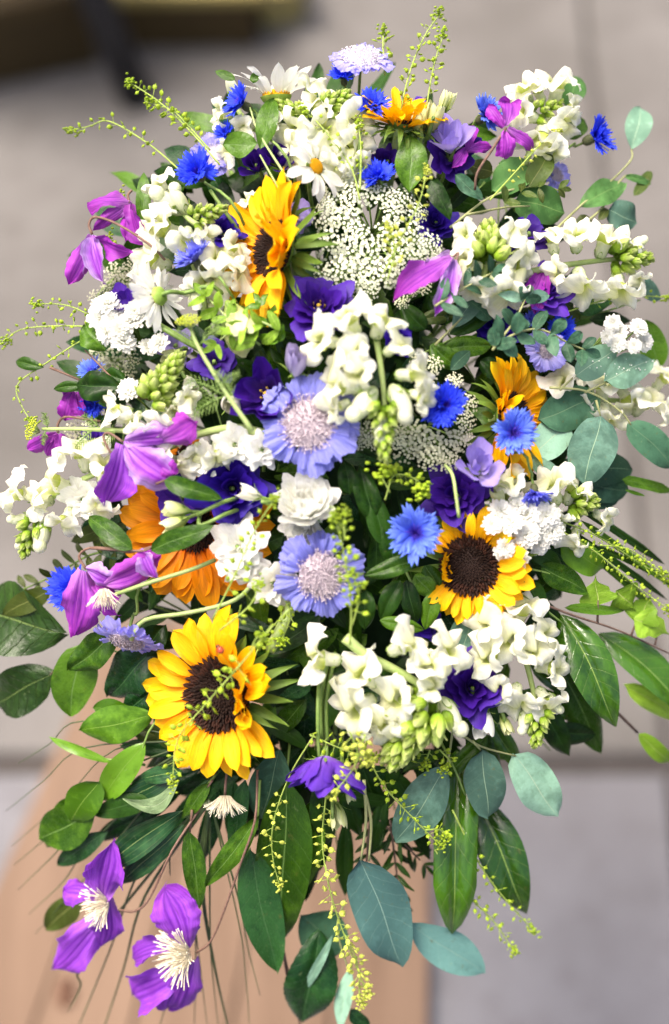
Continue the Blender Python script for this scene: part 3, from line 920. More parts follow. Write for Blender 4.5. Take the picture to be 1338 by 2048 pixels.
def snapdragon(label, stem, florets, tip=None, dz=0.0, seed=1, sr=.0030, nbud=16, mat='snap', budmat='snap_bud', smat='stem_pale', extra=()):
    """stem: pixel polyline, base to tip; florets: (x, y, size px, facing degrees, towards viewer 0..1); tip: (x0, y0, x1, y1, width px) of green buds."""
    r = random.Random(seed)
    pos = P(stem[0][0], stem[0][1], dz)
    root = thing('snapdragon', label, 'snapdragon', pos, 'white snapdragon spikes')
    stem_on(root, pos, [(s[0], s[1], dz - .004) for s in stem], sr, sr * .55, smat, sides=8)
    ax = (P(stem[-1][0], stem[-1][1], dz) - pos).normalized()
    for i, fl in enumerate(florets):
        x, y, size, deg, tz = fl[:5]
        x += r.uniform(-5, 5); y += r.uniform(-5, 5); deg += r.uniform(-16, 16); tz = min(.9, max(.1, tz + r.uniform(-.12, .15))); size *= r.uniform(.9, 1.08)
        d = Vector((math.cos(R(deg)) * math.sqrt(max(0, 1 - tz * tz)), math.sin(R(deg)) * math.sqrt(max(0, 1 - tz * tz)), tz)).normalized()
        s = M_PX(size, pos.z) * .645
        c = P(x, y, dz + .012 * tz)
        A = axes(d, r.uniform(-.7, .7), ax)
        tube, up, lo, cal = snap_parts(r.randrange(4), mat)
        M = T(c - pos - d * s * .55) @ A @ S(s * r.uniform(.94, 1.08), s * r.uniform(.94, 1.08), s)
        f = ob('floret', tube, root, M)
        ob('upper_lip', up, f, RX(r.uniform(-.15, .15)))
        ob('lower_lip', lo, f, RX(r.uniform(-.2, .12)))
        ob('calyx', cal, f)
    if tip:
        x0, y0, x1, y1, w = tip
        bm = cached(('snapbud', budmat), lambda: [mesh('bud', g_join([g_lathe([(.10, -.12), (.34, .02), (.46, .25), (.44, .5), (.32, .78), (.16, 1.0), (.02, 1.12)], 12, lobes=4, amp=.09)] + [g_x(g_leaf(.95, .55, 'ovate', cup=.5, fold=0, bend=.6, seed=k, nu=3, nv=6), RZ(k * 2.1) @ T((0, .30, -.05)) @ RX(1.25)) for k in range(3)]), MT[budmat]) for q in range(2)])
        a, b = P(x0, y0, dz + .008), P(x1, y1, dz + .010)
        ax2 = (b - a).normalized()
        e1 = ax2.orthogonal().normalized()
        e2 = ax2.cross(e1)
        nbud = int(nbud * 1.9)
        for i in range(nbud):
            t = i / (nbud - 1)
            ang = i * 2.39996
            rad = M_PX(w, a.z) * .28 * (1 - .75 * t)
            s = M_PX(w, a.z) * (.42 - .20 * t) * r.uniform(.85, 1.15)
            o = e1 * math.cos(ang) + e2 * math.sin(ang)
            d = (ax2 * (.55 + .8 * t) + o * (.9 - .6 * t)).normalized()
            c = a.lerp(b, t * .93) + o * rad
            ob('bud', r.choice(bm), root, T(c - pos) @ axes(d, r.uniform(0, 6), (0.01, 0, 1)) @ S(s * .85, s * .85, s))
    for (x, y, size, deg, tz) in extra:       # single closed buds, green at the base
        d = Vector((math.cos(R(deg)) * math.sqrt(1 - tz * tz), math.sin(R(deg)) * math.sqrt(1 - tz * tz), tz))
        s = M_PX(size, pos.z)
        me = cached('whitebud', lambda: mesh('bud', g_join([g_x(g_ball(.24, .21, .46, 8, 10), T((0, 0, .32)) ), g_x(g_ball(.20, .18, .2, 6, 8), T((0, -.08, .70)))]), MT['snap_tube']))
        f = ob('bud', me, root, T(P(x, y, dz + .008) - pos - d * s * .45) @ axes(d, r.uniform(0, 6), ax) @ S(s))
        ob('calyx', snap_parts(0)[3], f, S(1.05))
    return root

# ---------------------------------------------------------------- lace flower (umbels)
def lace_mesh(i, mat):
    def mk():
        q = random.Random(i + 70)
        gs = []
        fl = g_join([g_x(g_sheet(1, 1, lambda u, v: (u * .30 * (1 if v > .5 else .45), v * .62, .14 * v)), RZ(k * 1.2566)) for k in range(5)] + [g_ball(.2, .2, .22, 3, 5)])
        cnt = 46
        for k in range(cnt):
            s = math.sqrt((k + .5) / cnt)
            a = k * 2.39996 + q.uniform(-.3, .3)
            z = .34 * math.sqrt(max(0, 1 - s * s * .9)) + q.uniform(-.05, .05)
            x, y = s * math.cos(a), s * math.sin(a)
            gs.append(g_x(fl, T((x, y, z)) @ RZ(a) @ RY(s * .7) @ RZ(q.uniform(0, 6)) @ S(q.uniform(.145, .19))))
            if k % 2 == 0:
                gs.append(g_mi(g_tube([(0, 0, -.55), (x * .6, y * .6, z - .35), (x, y, z - .02)], .018, .012, 4, smooth=2, cap=False), 1))
        return mesh('umbellet', g_join(gs), [MT[mat], MT['lace_stem']])
    return cached(('lace', i, mat), mk)

def lace(px, py, label, umbels, hubn=(0, 0, 1), dz=0.0, mat='lace', seed=1, hub=None):
    """umbels: (x, y, width px) of each small head, which one ray joins to the flower's hub."""
    r = random.Random(seed)
    pos = P(px, py, dz - .05)
    root = thing('lace_flower', label, 'lace flower', pos, 'lacy white umbels')
    for (x, y, w) in umbels:
        c = P(x, y, dz + r.uniform(-.006, .006))
        d = ((c - pos).normalized() + Vector(hubn) * 1.2 + Vector((r.uniform(-.3, .3), r.uniform(-.3, .3), 0))).normalized()
        s = M_PX(w / 2, c.z)
        ob('umbellet', lace_mesh(r.randrange(3), mat), root, T(c - pos - d * s * .25) @ axes(d, r.uniform(0, 6)) @ S(s * r.uniform(.76, .96)), kind='stuff')
        ob('ray', mesh('ray', g_tube([Vector((0, 0, 0)), (c - pos) * .55 + Vector((0, 0, .004)), c - pos - d * s * .7], .0009, .0007, 5, smooth=3), MT['lace_stem']), root)
    back_stem(root, pos, (0, 0, 1), .0022, 'stem_pale', .02)
    return root

# ---------------------------------------------------------------- double white yarrow heads
def yarrow_mesh(i):
    def mk():
        q = random.Random(i + 90)
        gs = []
        for k in range(46):
            s = math.sqrt((k + .5) / 46)
            a = k * 2.39996
            el = (1 - s) * 1.35 + q.uniform(-.15, .15)
            ph = q.uniform(0, 6)
            def f(u, v):
                return (u * .23 * (.35 + .65 * math.sin(min(1, v * 1.15) * 1.9)), v * (1 - .2 * u * u + .06 * math.sin(u * 9 + ph)), .14 * math.sin(v * 2.5) + .05 * math.sin(u * 5 + ph) * v)
            ln = .48 + .30 * s
            gs.append(g_x(g_sheet(4, 3, f), RZ(a) @ T((0, .30 * s, .18 * (1 - s))) @ RX(el) @ S(ln)))
        gs.append(g_x(g_ball(.35, .35, .2, 5, 8), T((0, 0, -.02))))
        return mesh('flower_head', g_join(gs), MT['white'])
    return cached(('yarrow', i), mk)

def yarrow(label, heads, root_px, dz=0.0, seed=1, via=None):
    r = random.Random(seed)
    pos = P(root_px[0], root_px[1], dz - .04)
    root = thing('yarrow', label, 'flower cluster', pos, 'double white yarrow')
    for h in heads:
        x, y, w = h[:3]
        n = Vector(h[3] if len(h) > 3 else (r.uniform(-.45, .45), r.uniform(-.2, .6), .9)).normalized()
        c = P(x, y, dz + r.uniform(-.004, .008))
        s = M_PX(w / 2, c.z) * .98
        ob('flower_head', yarrow_mesh(r.randrange(4)), root, T(c - pos) @ axes(n, r.uniform(0, 6)) @ S(s))
        ob('stalk', mesh('stalk', g_tube([Vector((0, 0, 0)), (c - pos) * .6, c - pos - n * s * .1], .0010, .0008, 5, smooth=3), MT['stem']), root)
    back_stem(root, pos, (0, 0, 1), .0015, 'stem', .01)
    return root

# ---------------------------------------------------------------- pennycress (seed pods on a thread-like stem)
def pennycress(label, stems, dz=0.03, seed=1, pod=13, gap=15, mat='pod', start=.25, reach=22, tipw=20, sr=.0008, ntip=26):
    r = random.Random(seed)
    pos = P(stems[0][0][0], stems[0][0][1], dz)
    root = thing('pennycress', label, 'pennycress', pos, 'green pennycress sprays')
    pm = cached(('pod', mat), lambda: [mesh('seed_pod', g_join([g_x(g_ball(.5, .16 if i else .34, .5, 5, 8), T((0, 0, 1.35 + .25 * i))), g_x(g_ball(.12, .1, .12, 3, 5), T((0, 0, 1.95 + .25 * i))), g_mi(g_tube([(0, 0, 0), (.12, 0, .45), (0, 0, .95 + .25 * i)], .07, .06, 4, smooth=2), 1)]), [MT[mat], MT['pod_stem']]) for i in range(3)])
    for st in stems:
        pts = [P(p[0], p[1], dz + (p[2] if len(p) > 2 else 0)) for p in st]
        g = g_tube([p - pos for p in pts], sr, sr * .55, 5, smooth=6)
        ob('stem', mesh('stem', g, MT['pod_stem']), root)
        ring = g[0].reshape(-1, 5, 3).mean(1)
        seg = np.linalg.norm(np.diff(ring, axis=0), axis=1)
        cum = np.concatenate([[0], np.cumsum(seg)])
        tot = cum[-1]
        step_ = M_PX(gap, pos.z) * .5
        n = int(tot * (1 - start) / step_)
        for k in range(n):
            s = tot * start + k * step_ + r.uniform(-.3, .3) * step_
            i = min(len(seg) - 1, max(0, int(np.searchsorted(cum, s) - 1)))
            p = Vector(ring[i].tolist()) + (Vector(ring[i + 1].tolist()) - Vector(ring[i].tolist())) * ((s - cum[i]) / max(seg[i], 1e-9))
            d = (Vector(ring[i + 1].tolist()) - Vector(ring[i].tolist())).normalized()
            a = k * 2.39996 + r.uniform(-.4, .4)
            e1 = d.orthogonal().normalized(); e2 = d.cross(e1)
            o = (e1 * math.cos(a) + e2 * math.sin(a) + d * r.uniform(.1, .55)).normalized()
            f = 1 - .45 * max(0, (s / tot - .7) / .3)
            sc_ = M_PX(pod * .80, pos.z) * f * r.uniform(.8, 1.2)
            ob('seed_pod', r.choice(pm), root, T(p) @ axes(o, r.uniform(0, 6), (0.01, 1, 0)) @ S(sc_, sc_, sc_ * reach / 22))
        if ntip:
            q = random.Random(seed)
            gs = []
            e = Vector(ring[-1].tolist())
            dd = (e - Vector(ring[max(-4, -len(ring))].tolist())).normalized()
            for k in range(ntip):
                w = M_PX(tipw, pos.z)
                off = Vector((q.gauss(0, .28), q.gauss(0, .28), q.gauss(0, .28))) * w - dd * q.uniform(0, 1.0) * w
                gs.append(g_x(g_ball(.17 * w, .12 * w, .17 * w, 4, 6), T(e + off)))
            ob('bud_cluster', mesh('bud_cluster', g_join(gs), MT[mat]), root, kind='stuff')
    return root

# ---------------------------------------------------------------- dill: a flat yellow head and thread leaves
def dill(label, stem, head, threads=(), dz=0.02, seed=1):
    r = random.Random(seed)
    pos = P(stem[0][0], stem[0][1], dz)
    root = thing('dill', label, 'dill', pos, 'yellow dill stems')
    stem_on(root, pos, [(s[0], s[1], dz) for s in stem], .0022, .0014, 'stem_pale')
    x, y, w, n = head
    c = P(x, y, dz + .004)
    L = M_PX(w / 2, c.z)
    gs, rays = [], []
    A = axes(n)
    for k in range(70):
        s = math.sqrt((k + .5) / 70); a = k * 2.39996
        p = A @ Vector((s * math.cos(a) * L, s * math.sin(a) * L, L * (.18 - .12 * s + r.uniform(-.08, .1))))
        gs.append(g_x(g_join([g_ball(.085 * L, .085 * L, .085 * L, 3, 5), g_x(g_ball(.05 * L, .05 * L, .12 * L, 3, 4), T((0.05 * L, 0, .06 * L)))]), T(p)))
        if k % 4 == 0:
            rays.append(g_tube([A @ Vector((0, 0, -L * .7)), p], .0006, .0004, 4, smooth=1))
    ob('flower_head', mesh('flower_head', g_join(gs), MT['dill']), root, T(c - pos), kind='stuff')
    ob('ray', mesh('ray', g_join(rays), MT['stem_pale']), root, T(c - pos))
    for (bx, by, tx, ty) in threads:
        b, t = P(bx, by, dz), P(tx, ty, dz + .004)
        q = [g_tube([b - pos, (b + t) / 2 - pos + Vector((0, .002, 0)), t - pos], .0006, .0004, 4, smooth=3)]
        for k in range(14):
            m = b.lerp(t, .15 + .8 * k / 14)
            d = (t - b) * (.32 - .15 * k / 14)
            sg = 1 if k % 2 else -1
            e = m + Vector((d.x * .7 - d.y * sg * .8, d.y * .7 + d.x * sg * .8, r.uniform(-.003, .004)))
            q.append(g_tube([m - pos, (m + e) / 2 - pos, e - pos], .00045, .0003, 4, smooth=2))
            e2 = (m + e) / 2 + Vector((d.x * .3 + d.y * sg * .3, d.y * .3 - d.x * sg * .3, 0))
            q.append(g_tube([(m + e) / 2 - pos, e2 - pos], .0004, .0003, 4, smooth=1))
        ob('leaf', mesh('leaf', g_join(q), MT['stem']), root)
    return root

# ================================================================ THE SETTING
def ground_mat(name, a, b, c, scale=1.2):
    k = NT(name)
    o = k.n('ShaderNodeNewGeometry').outputs['Position']
    n1 = k.noise(o, scale, 4, .6)
    n2 = k.noise(o, 14, 5, .6)
    n3 = k.noise(o, 160, 3, .6)
    col = k.mix(k.step(n1, .3, .7), a, b)
    col = k.mix(k.math('MULTIPLY', k.step(n2, .45, .75), .5), col, c)
    g = k.math('MULTIPLY_ADD', k.math('SUBTRACT', n3, .5), .5, k.math('MULTIPLY_ADD', k.rnd(), .16, .92))
    col = k.mix(1.0, col, k.vec(g, g, g), 'MULTIPLY')
    k.bump(n3, .3, .002)
    return k.done(col, .85, .2)

def wood_mat(name, a, b, c, ax=1, sc_=1.0, knots=True):
    k = NT(name)
    o = k.obj()
    s = k.n('ShaderNodeSeparateXYZ'); k.t.links.new(o, s.inputs[0])
    r = k.math('MULTIPLY', k.rnd(), 30)
    x, y = (s.outputs[0], s.outputs[1]) if ax == 1 else (s.outputs[1], s.outputs[0])
    n1 = k.noise(k.vec(k.math('MULTIPLY', x, 14 * sc_), k.math('MULTIPLY', y, 1.3 * sc_), r), 1.0, 4, .6)
    n2 = k.noise(k.vec(k.math('MULTIPLY', x, 120 * sc_), k.math('MULTIPLY', y, 4 * sc_), r), 1.0, 3, .6)
    col = k.mix(k.step(n1, .32, .68), a, b)
    col = k.mix(k.math('MULTIPLY', k.step(n2, .5, .8), .6), col, c)
    k.bump(n2, .3, .002)
    return k.done(col, .65, .3)

STONE = ground_mat('paving_stone', (.104, .097, .090), (.160, .151, .144), (.075, .067, .060), 1.8)
STONE_COOL = ground_mat('cool_paving_stone', (.122, .118, .126), (.172, .170, .184), (.098, .092, .094))
BED = ground_mat('paving_bed', (.045, .04, .038), (.06, .052, .048), (.035, .03, .028))
BOARD = wood_mat('pine_board', (.128, .076, .046), (.178, .112, .072), (.070, .038, .022))
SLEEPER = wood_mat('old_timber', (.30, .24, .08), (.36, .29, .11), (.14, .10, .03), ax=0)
SHADED_WOOD = wood_mat('shaded_dark_timber', (.050, .032, .010), (.07, .045, .014), (.03, .02, .006), ax=0)  # shade on the sleepers' front faces, painted into the timber colour
IRON = plain_mat('black_iron', (.010, .010, .014), (.016, .016, .02), 40, .45, .4)
KNOT = plain_mat('wood_knot', (.06, .03, .02), (.10, .05, .03), 30, .7, .2)

def struct(name, g, m, smooth=False, parent=None):
    o = ob(name, mesh(name, g, m, smooth), parent)
    if parent is None:
        o['kind'] = 'structure'
    return o

gs = g_sheet(40, 40, lambda u, v: (u * 120, (v * 2 - 1) * 120, -.014 + 0 * u))
ground = struct('ground', gs, BED)
jx = ground_at(1172, 40).x
jy = ground_at(1250, 1528).y
pav = struct('pavement', g_sheet(8, 8, lambda u, v: (u * 6, 1.5 + (v * 2 - 1) * 6, -.010)), BED)
q = random.Random(3)
rows = [[(jx - 5, jx), [jy - 3, jy, jy + 3.2, jy + 6]], [(jx, jx + 2.2), [jy - 2.2, jy, jy + 2.9, jy + 6]], [(jx + 2.2, jx + 4.4), [jy - 3, jy + 1, jy + 6]]]
for (x0, x1), yy in rows:
    for y0, y1 in zip(yy, yy[1:]):
        w, h = x1 - x0 - .012, y1 - y0 - .034
        s = ob('paving_slab', mesh('paving_slab', g_box(-w / 2, w / 2, -h / 2, h / 2, -.008, q.uniform(-.002, .002), bev=.006), STONE_COOL if y1 < jy + .01 else STONE, False), pav)
        s.location = ((x0 + x1) / 2, (y0 + y1) / 2, 0)

# pine boards lying on the paving under the spray
hb = .035
cn = [ground_at(*p, hb) for p in ((225, 1240), (868, 1240), (856, 2180), (-190, 2180))]
bd = bpy.data.objects.new('wooden_boards', None)
C.objects.link(bd)
bd['label'], bd['category'] = 'pale pine boards lying side by side on the paving under the spray', 'boards'
bd.location = (cn[0] + cn[2]) / 2
bd.location.z = 0
nb = 5
for i in range(nb):
    a0, a1 = i / nb + (.004 if i else 0), (i + 1) / nb - .004
    V = []
    for z in (.004, hb - .004 + .003 * (i % 2)):
        for (s, t) in ((a0, 0), (a1, 0), (a1, 1), (a0, 1)):
            p = cn[3].lerp(cn[2], s).lerp(cn[0].lerp(cn[1], s), t) - bd.location
            V.append((p.x, p.y, z))
    V = np.array(V)
    g = [V, [(3, 2, 1, 0), (4, 5, 6, 7), (0, 1, 5, 4), (1, 2, 6, 5), (2, 3, 7, 6), (3, 0, 4, 7)], V[:, :2].copy(), [0] * 6]
    pl = ob('plank', mesh('plank', g, BOARD, False), bd)
    if i == 1:
        kp = ground_at(132, 1985, hb) - bd.location
        kn = ob('knot', mesh('knot', g_x(g_ball(.016, .024, .006, 5, 12), T((kp.x, kp.y, hb - .001))), KNOT), pl)
# timber sleepers edging the bed behind
def beam(label, p0, p1, h, depth, mats):
    a, b = ground_at(*p0), ground_at(*p1)
    d = (b - a); L = d.length
    o = bpy.data.objects.new('timber_sleeper', None); C.objects.link(o)
    o.location = a; o.rotation_euler = (0, 0, math.atan2(d.y, d.x))
    o['label'], o['category'] = label, 'timber sleeper'
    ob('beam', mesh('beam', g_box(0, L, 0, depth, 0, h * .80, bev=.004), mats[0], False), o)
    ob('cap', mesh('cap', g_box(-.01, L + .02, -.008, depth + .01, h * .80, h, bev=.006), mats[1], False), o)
    return o
beam('weathered olive timber sleeper with shade-darkened face behind the black stool leg', (236, 96), (512, 92), .15, .16, (SHADED_WOOD, SLEEPER))
beam('dark timber sleeper at the far left edge of the paving', (-160, 205), (196, 128), .20, .18, (SHADED_WOOD, SHADED_WOOD))
beam('pale timber block past the end of the olive sleeper', (528, 60), (610, 40), .10, .25, (SLEEPER, SLEEPER))
# black stool: only its legs come into the picture
st = bpy.data.objects.new('metal_stool', None); C.objects.link(st)
f0 = ground_at(276, 200)
seat_h = .55
st.location = f0 + Vector((-.24, .22, 0))
st['label'], st['category'] = 'black metal stool with splayed legs standing beside the timber sleeper', 'stool'
for x, y in ((.24, -.22), (.24, .22), (-.24, .22), (-.24, -.22)):
    b = Vector((x, y, 0))
    ob('leg', mesh('leg', g_tube([b, Vector((x * .42, y * .5, seat_h))], .036, .034, 12, smooth=1), IRON), st)
ob('seat', mesh('seat', g_x(g_lathe([(.001, -.02), (.17, -.02), (.18, 0), (.17, .02), (.001, .02)], 24), T((0, 0, seat_h + .02))), IRON), st)

# the stand and foam that carry the spray (behind it)
ft = thing('foam_tray', 'dark green foam block in the shade behind the flowers', 'flower foam', Vector((0, .01, -.20)), None)
ob('foam', mesh('foam', g_x(g_ball(.125, .235, .075, 10, 20), T((0, .0, .045))), MT['foam']), ft)
ob('tray', mesh('tray', g_x(g_lathe([(.001, -.04), (.10, -.04), (.125, .0), (.125, .02), (.118, .02)], 20), S(1, 1.9, 1)), MT['metal_green']), ft)
es = bpy.data.objects.new('wire_easel', None); C.objects.link(es)
top = FRAME @ Vector((0, .0, -.25))
es.location = (top.x, top.y, 0)
es['label'], es['category'] = 'thin green wire easel holding the spray up from behind', 'easel'
for x, y in ((-.12, .16), (.12, .16), (0, -.02)):
    ob('leg', mesh('leg', g_tube([Vector((x, y, 0)), Vector((x * .2, y * .2, top.z))], .006, .006, 8, smooth=1), MT['metal_green']), es)

# ================================================================ THE SPRAY
def pairs(stem, n, L, W, ang=55, start=.08, jit=.15, seed=1, terminal=True, dz=0.0, **o):
    """Opposite leaves along a pixel polyline, as leaf specs."""
    r = random.Random(seed)
    pts = [Vector((p[0], p[1])) for p in stem]
    seg = [(pts[i + 1] - pts[i]).length for i in range(len(pts) - 1)]
    tot = sum(seg)
    out = []
    for k in range(n):
        s = tot * (start + (1 - start) * k / max(1, n - 1) * .97)
        i = 0
        while i < len(seg) - 1 and s > seg[i]:
            s -= seg[i]; i += 1
        p = pts[i].lerp(pts[i + 1], min(1, s / seg[i]))
        d = (pts[i + 1] - pts[i]).normalized()
        for sg in (-1, 1):
            a = math.radians(ang + r.uniform(-18, 18)) * sg
            e = Vector((d.x * math.cos(a) - d.y * math.sin(a), d.x * math.sin(a) + d.y * math.cos(a)))
            l = L * r.uniform(1 - jit, 1 + jit) * (1 - .35 * k / n)
            out.append((p.x, p.y, p.x + e.x * l, p.y + e.y * l, W * r.uniform(1 - jit, 1 + jit) * (1 - .3 * k / n),
                        dict(o, dz=dz + r.uniform(-.002, .004), dzt=dz + r.uniform(-.012, .018), roll=r.uniform(-.5, .5))))
    if terminal:
        d = (pts[-1] - pts[-2]).normalized()
        out.append((pts[-1].x, pts[-1].y, pts[-1].x + d.x * L * .7, pts[-1].y + d.y * L * .7, W * .7, dict(o, dz=dz)))
    return out

# ---- sunflowers
sunflower(548, 498, 306, (-.74, .10, .66), 'large golden sunflower turned sideways to face left below the daisy', seed=2, disc=.34, curled=((300, 55, 62, .80),), dz=.004)
sunflower(1025, 835, 265, (.74, .05, .66), 'golden sunflower turned right, half hidden behind a pale blue cornflower', seed=3, disc=.34, curled=((140, 215, 60, .7),), dz=-.01)
sunflower(940, 1132, 236, (-.22, -.04, .97), 'small round sunflower with an open dark centre beside the white yarrow', seed=4, disc=.47, nout=24, nin=22, mat='sun_petal', elev=(0, 25), lens=lambda a: 1.15 if (a < 75 or a > 285) else .95, curled=((150, 215, 95, .72),), dz=.004, bractlen=1.2)
sunflower(436, 1390, 340, (-.42, -.02, .90), 'largest yellow sunflower, front left, with a ladybird on a petal', seed=5, disc=.40, nout=25, nin=19, elev=(0, 18), curled=((318, 40, 54, .86), (41, 75, 40, .9)), dz=.012)
sunflower(388, 1058, 310, (-.12, -.10, .97), 'orange sunflower mostly hidden behind clematis leaves and two cream buds', seed=6, disc=.27, mat='sun_orange', elev=(-4, 12), dz=-.022)
sunflower(803, 238, 196, (.15, .80, .40), 'little yellow sunflower at the top behind green buds', seed=7, disc=.35, nout=18, nin=14, elev=(10, 62), dz=.008)
sunflower(372, 908, 90, (-.2, .3, .9), 'scrap of an orange sunflower between white snapdragon florets on the left', seed=8, disc=.4, mat='sun_orange', nout=14, nin=9, dz=-.024)

# ---- scabious
scabious(618, 848, 205, (-.02, .05, 1), 'biggest lavender scabious, at the centre under the tall snapdragon', dz=.016, seed=1, pinf=.53, nout=11)
scabious(640, 1148, 180, (.20, -.12, .97), 'lavender scabious below the white ranunculus, crossed by pennycress', dz=.014, seed=2, pinf=.54, nout=10, dome_h=.65)
scabious(722, 122, 128, (.05, .72, .62), 'pale white and lilac scabious at the very top of the spray', mat='scab_pale', pin='pin_white', pinf=.62, seed=3, elev=(-12, 18))
scabious(255, 1275, 138, (-.18, -.86, .35), 'lilac scabious drooping face down beside the lower left clematis', mat='scab_pale', seed=4, pinf=.50, elev=(-25, 15), dz=.016, via=[(275, 1225, .012), (300, 1160, 0)])
scabious(1092, 702, 92, (.2, .1, .9), 'small lavender scabious behind the fine eucalyptus on the right', seed=5, pinf=.42, dz=-.01, mat='scab_pale', elev=(-5, 40))
scabious(428, 312, 95, (-.1, .3, .9), 'whitish lilac scabious behind a vivid cornflower at the upper left', mat='scab_pale', pin='pin_white', seed=6, dz=-.018, elev=(-5, 40))
scabious(1110, 352, 70, (.5, .2, .8), 'faded lavender scabious behind eucalyptus at the upper right', mat='scab_pale', seed=7, dz=-.02, elev=(0, 50))

# ---- cornflowers
cornflower(396, 348, 96, (-.25, .2, .9), 'vivid blue cornflower at the upper left above cream snapdragon buds', seed=1, dz=.012, via=[(480, 430, .004)])
cornflower(485, 208, 86, (-.7, .35, .55), 'blue cornflower seen from the side beside the white daisy at the top', seed=2, dz=.012, inner=False, nray=13, via=[(520, 260, .004), (590, 360, 0)])
cornflower(687, 156, 66, (-.1, .6, .7), 'small deep blue cornflower tucked under the pale top scabious', seed=3, dz=.0)
cornflower(740, 214, 86, (.1, .5, .8), 'blue cornflower below the top scabious beside a yellow sunflower', seed=4, dz=.010, via=[(720, 290, .004), (720, 370, .0)])
cornflower(756, 357, 78, (-.2, .55, .7), 'deep blue cornflower above the lace flower beside a broad dark leaf', seed=5, dz=.006)
cornflower(968, 232, 90, (.45, .3, .7), 'light blue cornflower touching the curled clematis at the top right', mat='corn_light', seed=6, dz=.008)
cornflower(1188, 275, 98, (.72, .25, .55), 'vivid blue cornflower standing out alone at the upper right edge', seed=7, dz=.008, via=[(1145, 290, 0), (1085, 350, -.01)])
cornflower(392, 520, 96, (-.45, .65, .45), 'violet blue cornflower seen from the side left of the big sunflower', mat='corn_violet', seed=8, dz=.020, inner=False, nray=13, via=[(430, 545, .012), (470, 600, 0)])
cornflower(186, 745, 70, (-.3, .6, .6), 'blue cornflower behind the dark oval leaves at the left edge', mat='corn_light', seed=9, dz=-.004, inner=False)
cornflower(186, 808, 60, (-.3, -.3, .8), 'small blue cornflower under the dark oval leaves at the left', seed=10, dz=-.012)
cornflower(888, 811, 112, (.05, .05, 1), 'vivid blue cornflower open flat above the right lace flower', seed=11, dz=.020, nray=13)
cornflower(1027, 866, 104, (.1, .1, .98), 'pale blue cornflower with a violet centre in front of the right sunflower', mat='corn_light', seed=12, dz=.028, inner=False, nray=14, core=.5, elev=(8, 26))
cornflower(831, 1066, 122, (0, .05, 1), 'light blue cornflower with a dark centre left of the small sunflower', mat='corn_light', seed=13, dz=.022, inner=False, nray=14, core=.42, elev=(6, 22))
cornflower(150, 1182, 118, (-.35, .25, .85), 'bright blue cornflower behind the lower left clematis', seed=14, dz=-.004, nray=13)
cornflower(1070, 985, 76, (.1, -.75, .5), 'faded lavender cornflower nodding above the white yarrow', mat='corn_violet', seed=15, dz=.022, inner=False, via=[(1060, 940, .02), (1020, 905, .01)])
cornflower(452, 268, 52, (-.4, .4, .8), 'tiny blue cornflower half hidden by a green leaf at the upper left', seed=16, dz=-.006)
cornflower(1118, 665, 76, (.3, .3, .9), 'blue cornflower behind the thin eucalyptus twig on the right', seed=17, dz=-.022)
cornflower(1062, 640, 50, (.1, .2, .9), 'small violet blue cornflower among the thin eucalyptus leaves', mat='corn_violet', seed=18, dz=-.016)

# ---- lisianthus
lis(638, 614, 130, (-.05, .40, .9), 'deep violet lisianthus opened like a rose below the big sunflower', dz=.008, seed=1, eye=True)
lis(530, 787, 118, (-.25, .1, .95), 'dark purple lisianthus cup with a yellow eye left of the scabious', form='cup', dz=.006, seed=2, eye=True)
lis(592, 727, 72, (.1, .5, .75), 'pale lilac lisianthus bud above the central scabious', form='bud', mat='lilac_pale', dz=.020, seed=3)
lis(466, 977, 140, (.1, .0, 1), 'deep blue purple lisianthus left of the white ranunculus', form='rose', mat='lis_blue', dz=-.006, seed=4)
lis(447, 462, 72, (.2, .5, .8), 'dark violet lisianthus between snapdragons and the big sunflower', mat='lis_blue', form='rose', dz=-.004, seed=5)
lis(905, 315, 100, (.1, -.2, .9), 'violet lisianthus bowl under a lilac bloom at the top right', form='bell', dz=-.006, seed=6)
lis(900, 280, 88, (-.1, .55, .75), 'pale lilac half open lisianthus at the top right', form='halfopen', mat='lilac', dz=.012, seed=7)
lis(956, 932, 92, (.1, .35, .9), 'lilac lisianthus bud under the pale blue cornflower', form='halfopen', mat='lilac', dz=.022, seed=8)
lis(912, 990, 125, (-.1, .1, 1), 'almost black purple lisianthus above the small round sunflower', form='rose', dz=-.008, seed=9)
lis(945, 1375, 128, (.1, .3, .95), 'deep violet lisianthus at the lower right between two snapdragons', form='rose', dz=.006, seed=10)
lis(650, 1542, 72, (-.05, -.93, .05), 'violet lisianthus hanging face down below the front snapdragon', form='frill', mat='lis_mid', dz=.022, seed=11, k=1.9, via=[(640, 1480, .016), (640, 1330, 0)])
lis(368, 990, 115, (0, .2, .9), 'mauve lisianthus behind two cream buds and a clematis leaf', form='open', mat='lis_mid', dz=-.010, seed=12)
lis(428, 722, 92, (-.1, .2, .9), 'purple lisianthus in the shade of the dill stem', form='open', dz=-.014, seed=13)
lis(560, 318, 78, (0, .4, .9), 'dark violet lisianthus bud left of the upper daisy', form='halfopen', dz=-.010, seed=14)
lis(512, 330, 62, (-.2, .3, .9), 'dark wine lisianthus bud under the crossed green stems', form='halfopen', dz=-.016, seed=15)
lis(1058, 465, 82, (.1, .4, .9), 'purple lisianthus petals above the right snapdragon', dz=-.006, seed=16, form='open')
lis(1028, 505, 66, (0, .2, .9), 'blackish purple lisianthus in the shade between two snapdragons', dz=-.022, seed=17, mat='lis_blue')
lis(995, 645, 90, (0, .2, .95), 'dark blue violet lisianthus in the gap above the right sunflower', dz=-.024, seed=18, mat='lis_blue')
lis(795, 682, 60, (.3, .1, .9), 'sliver of deep blue lisianthus behind the central snapdragon', dz=-.014, seed=19, mat='lis_blue')
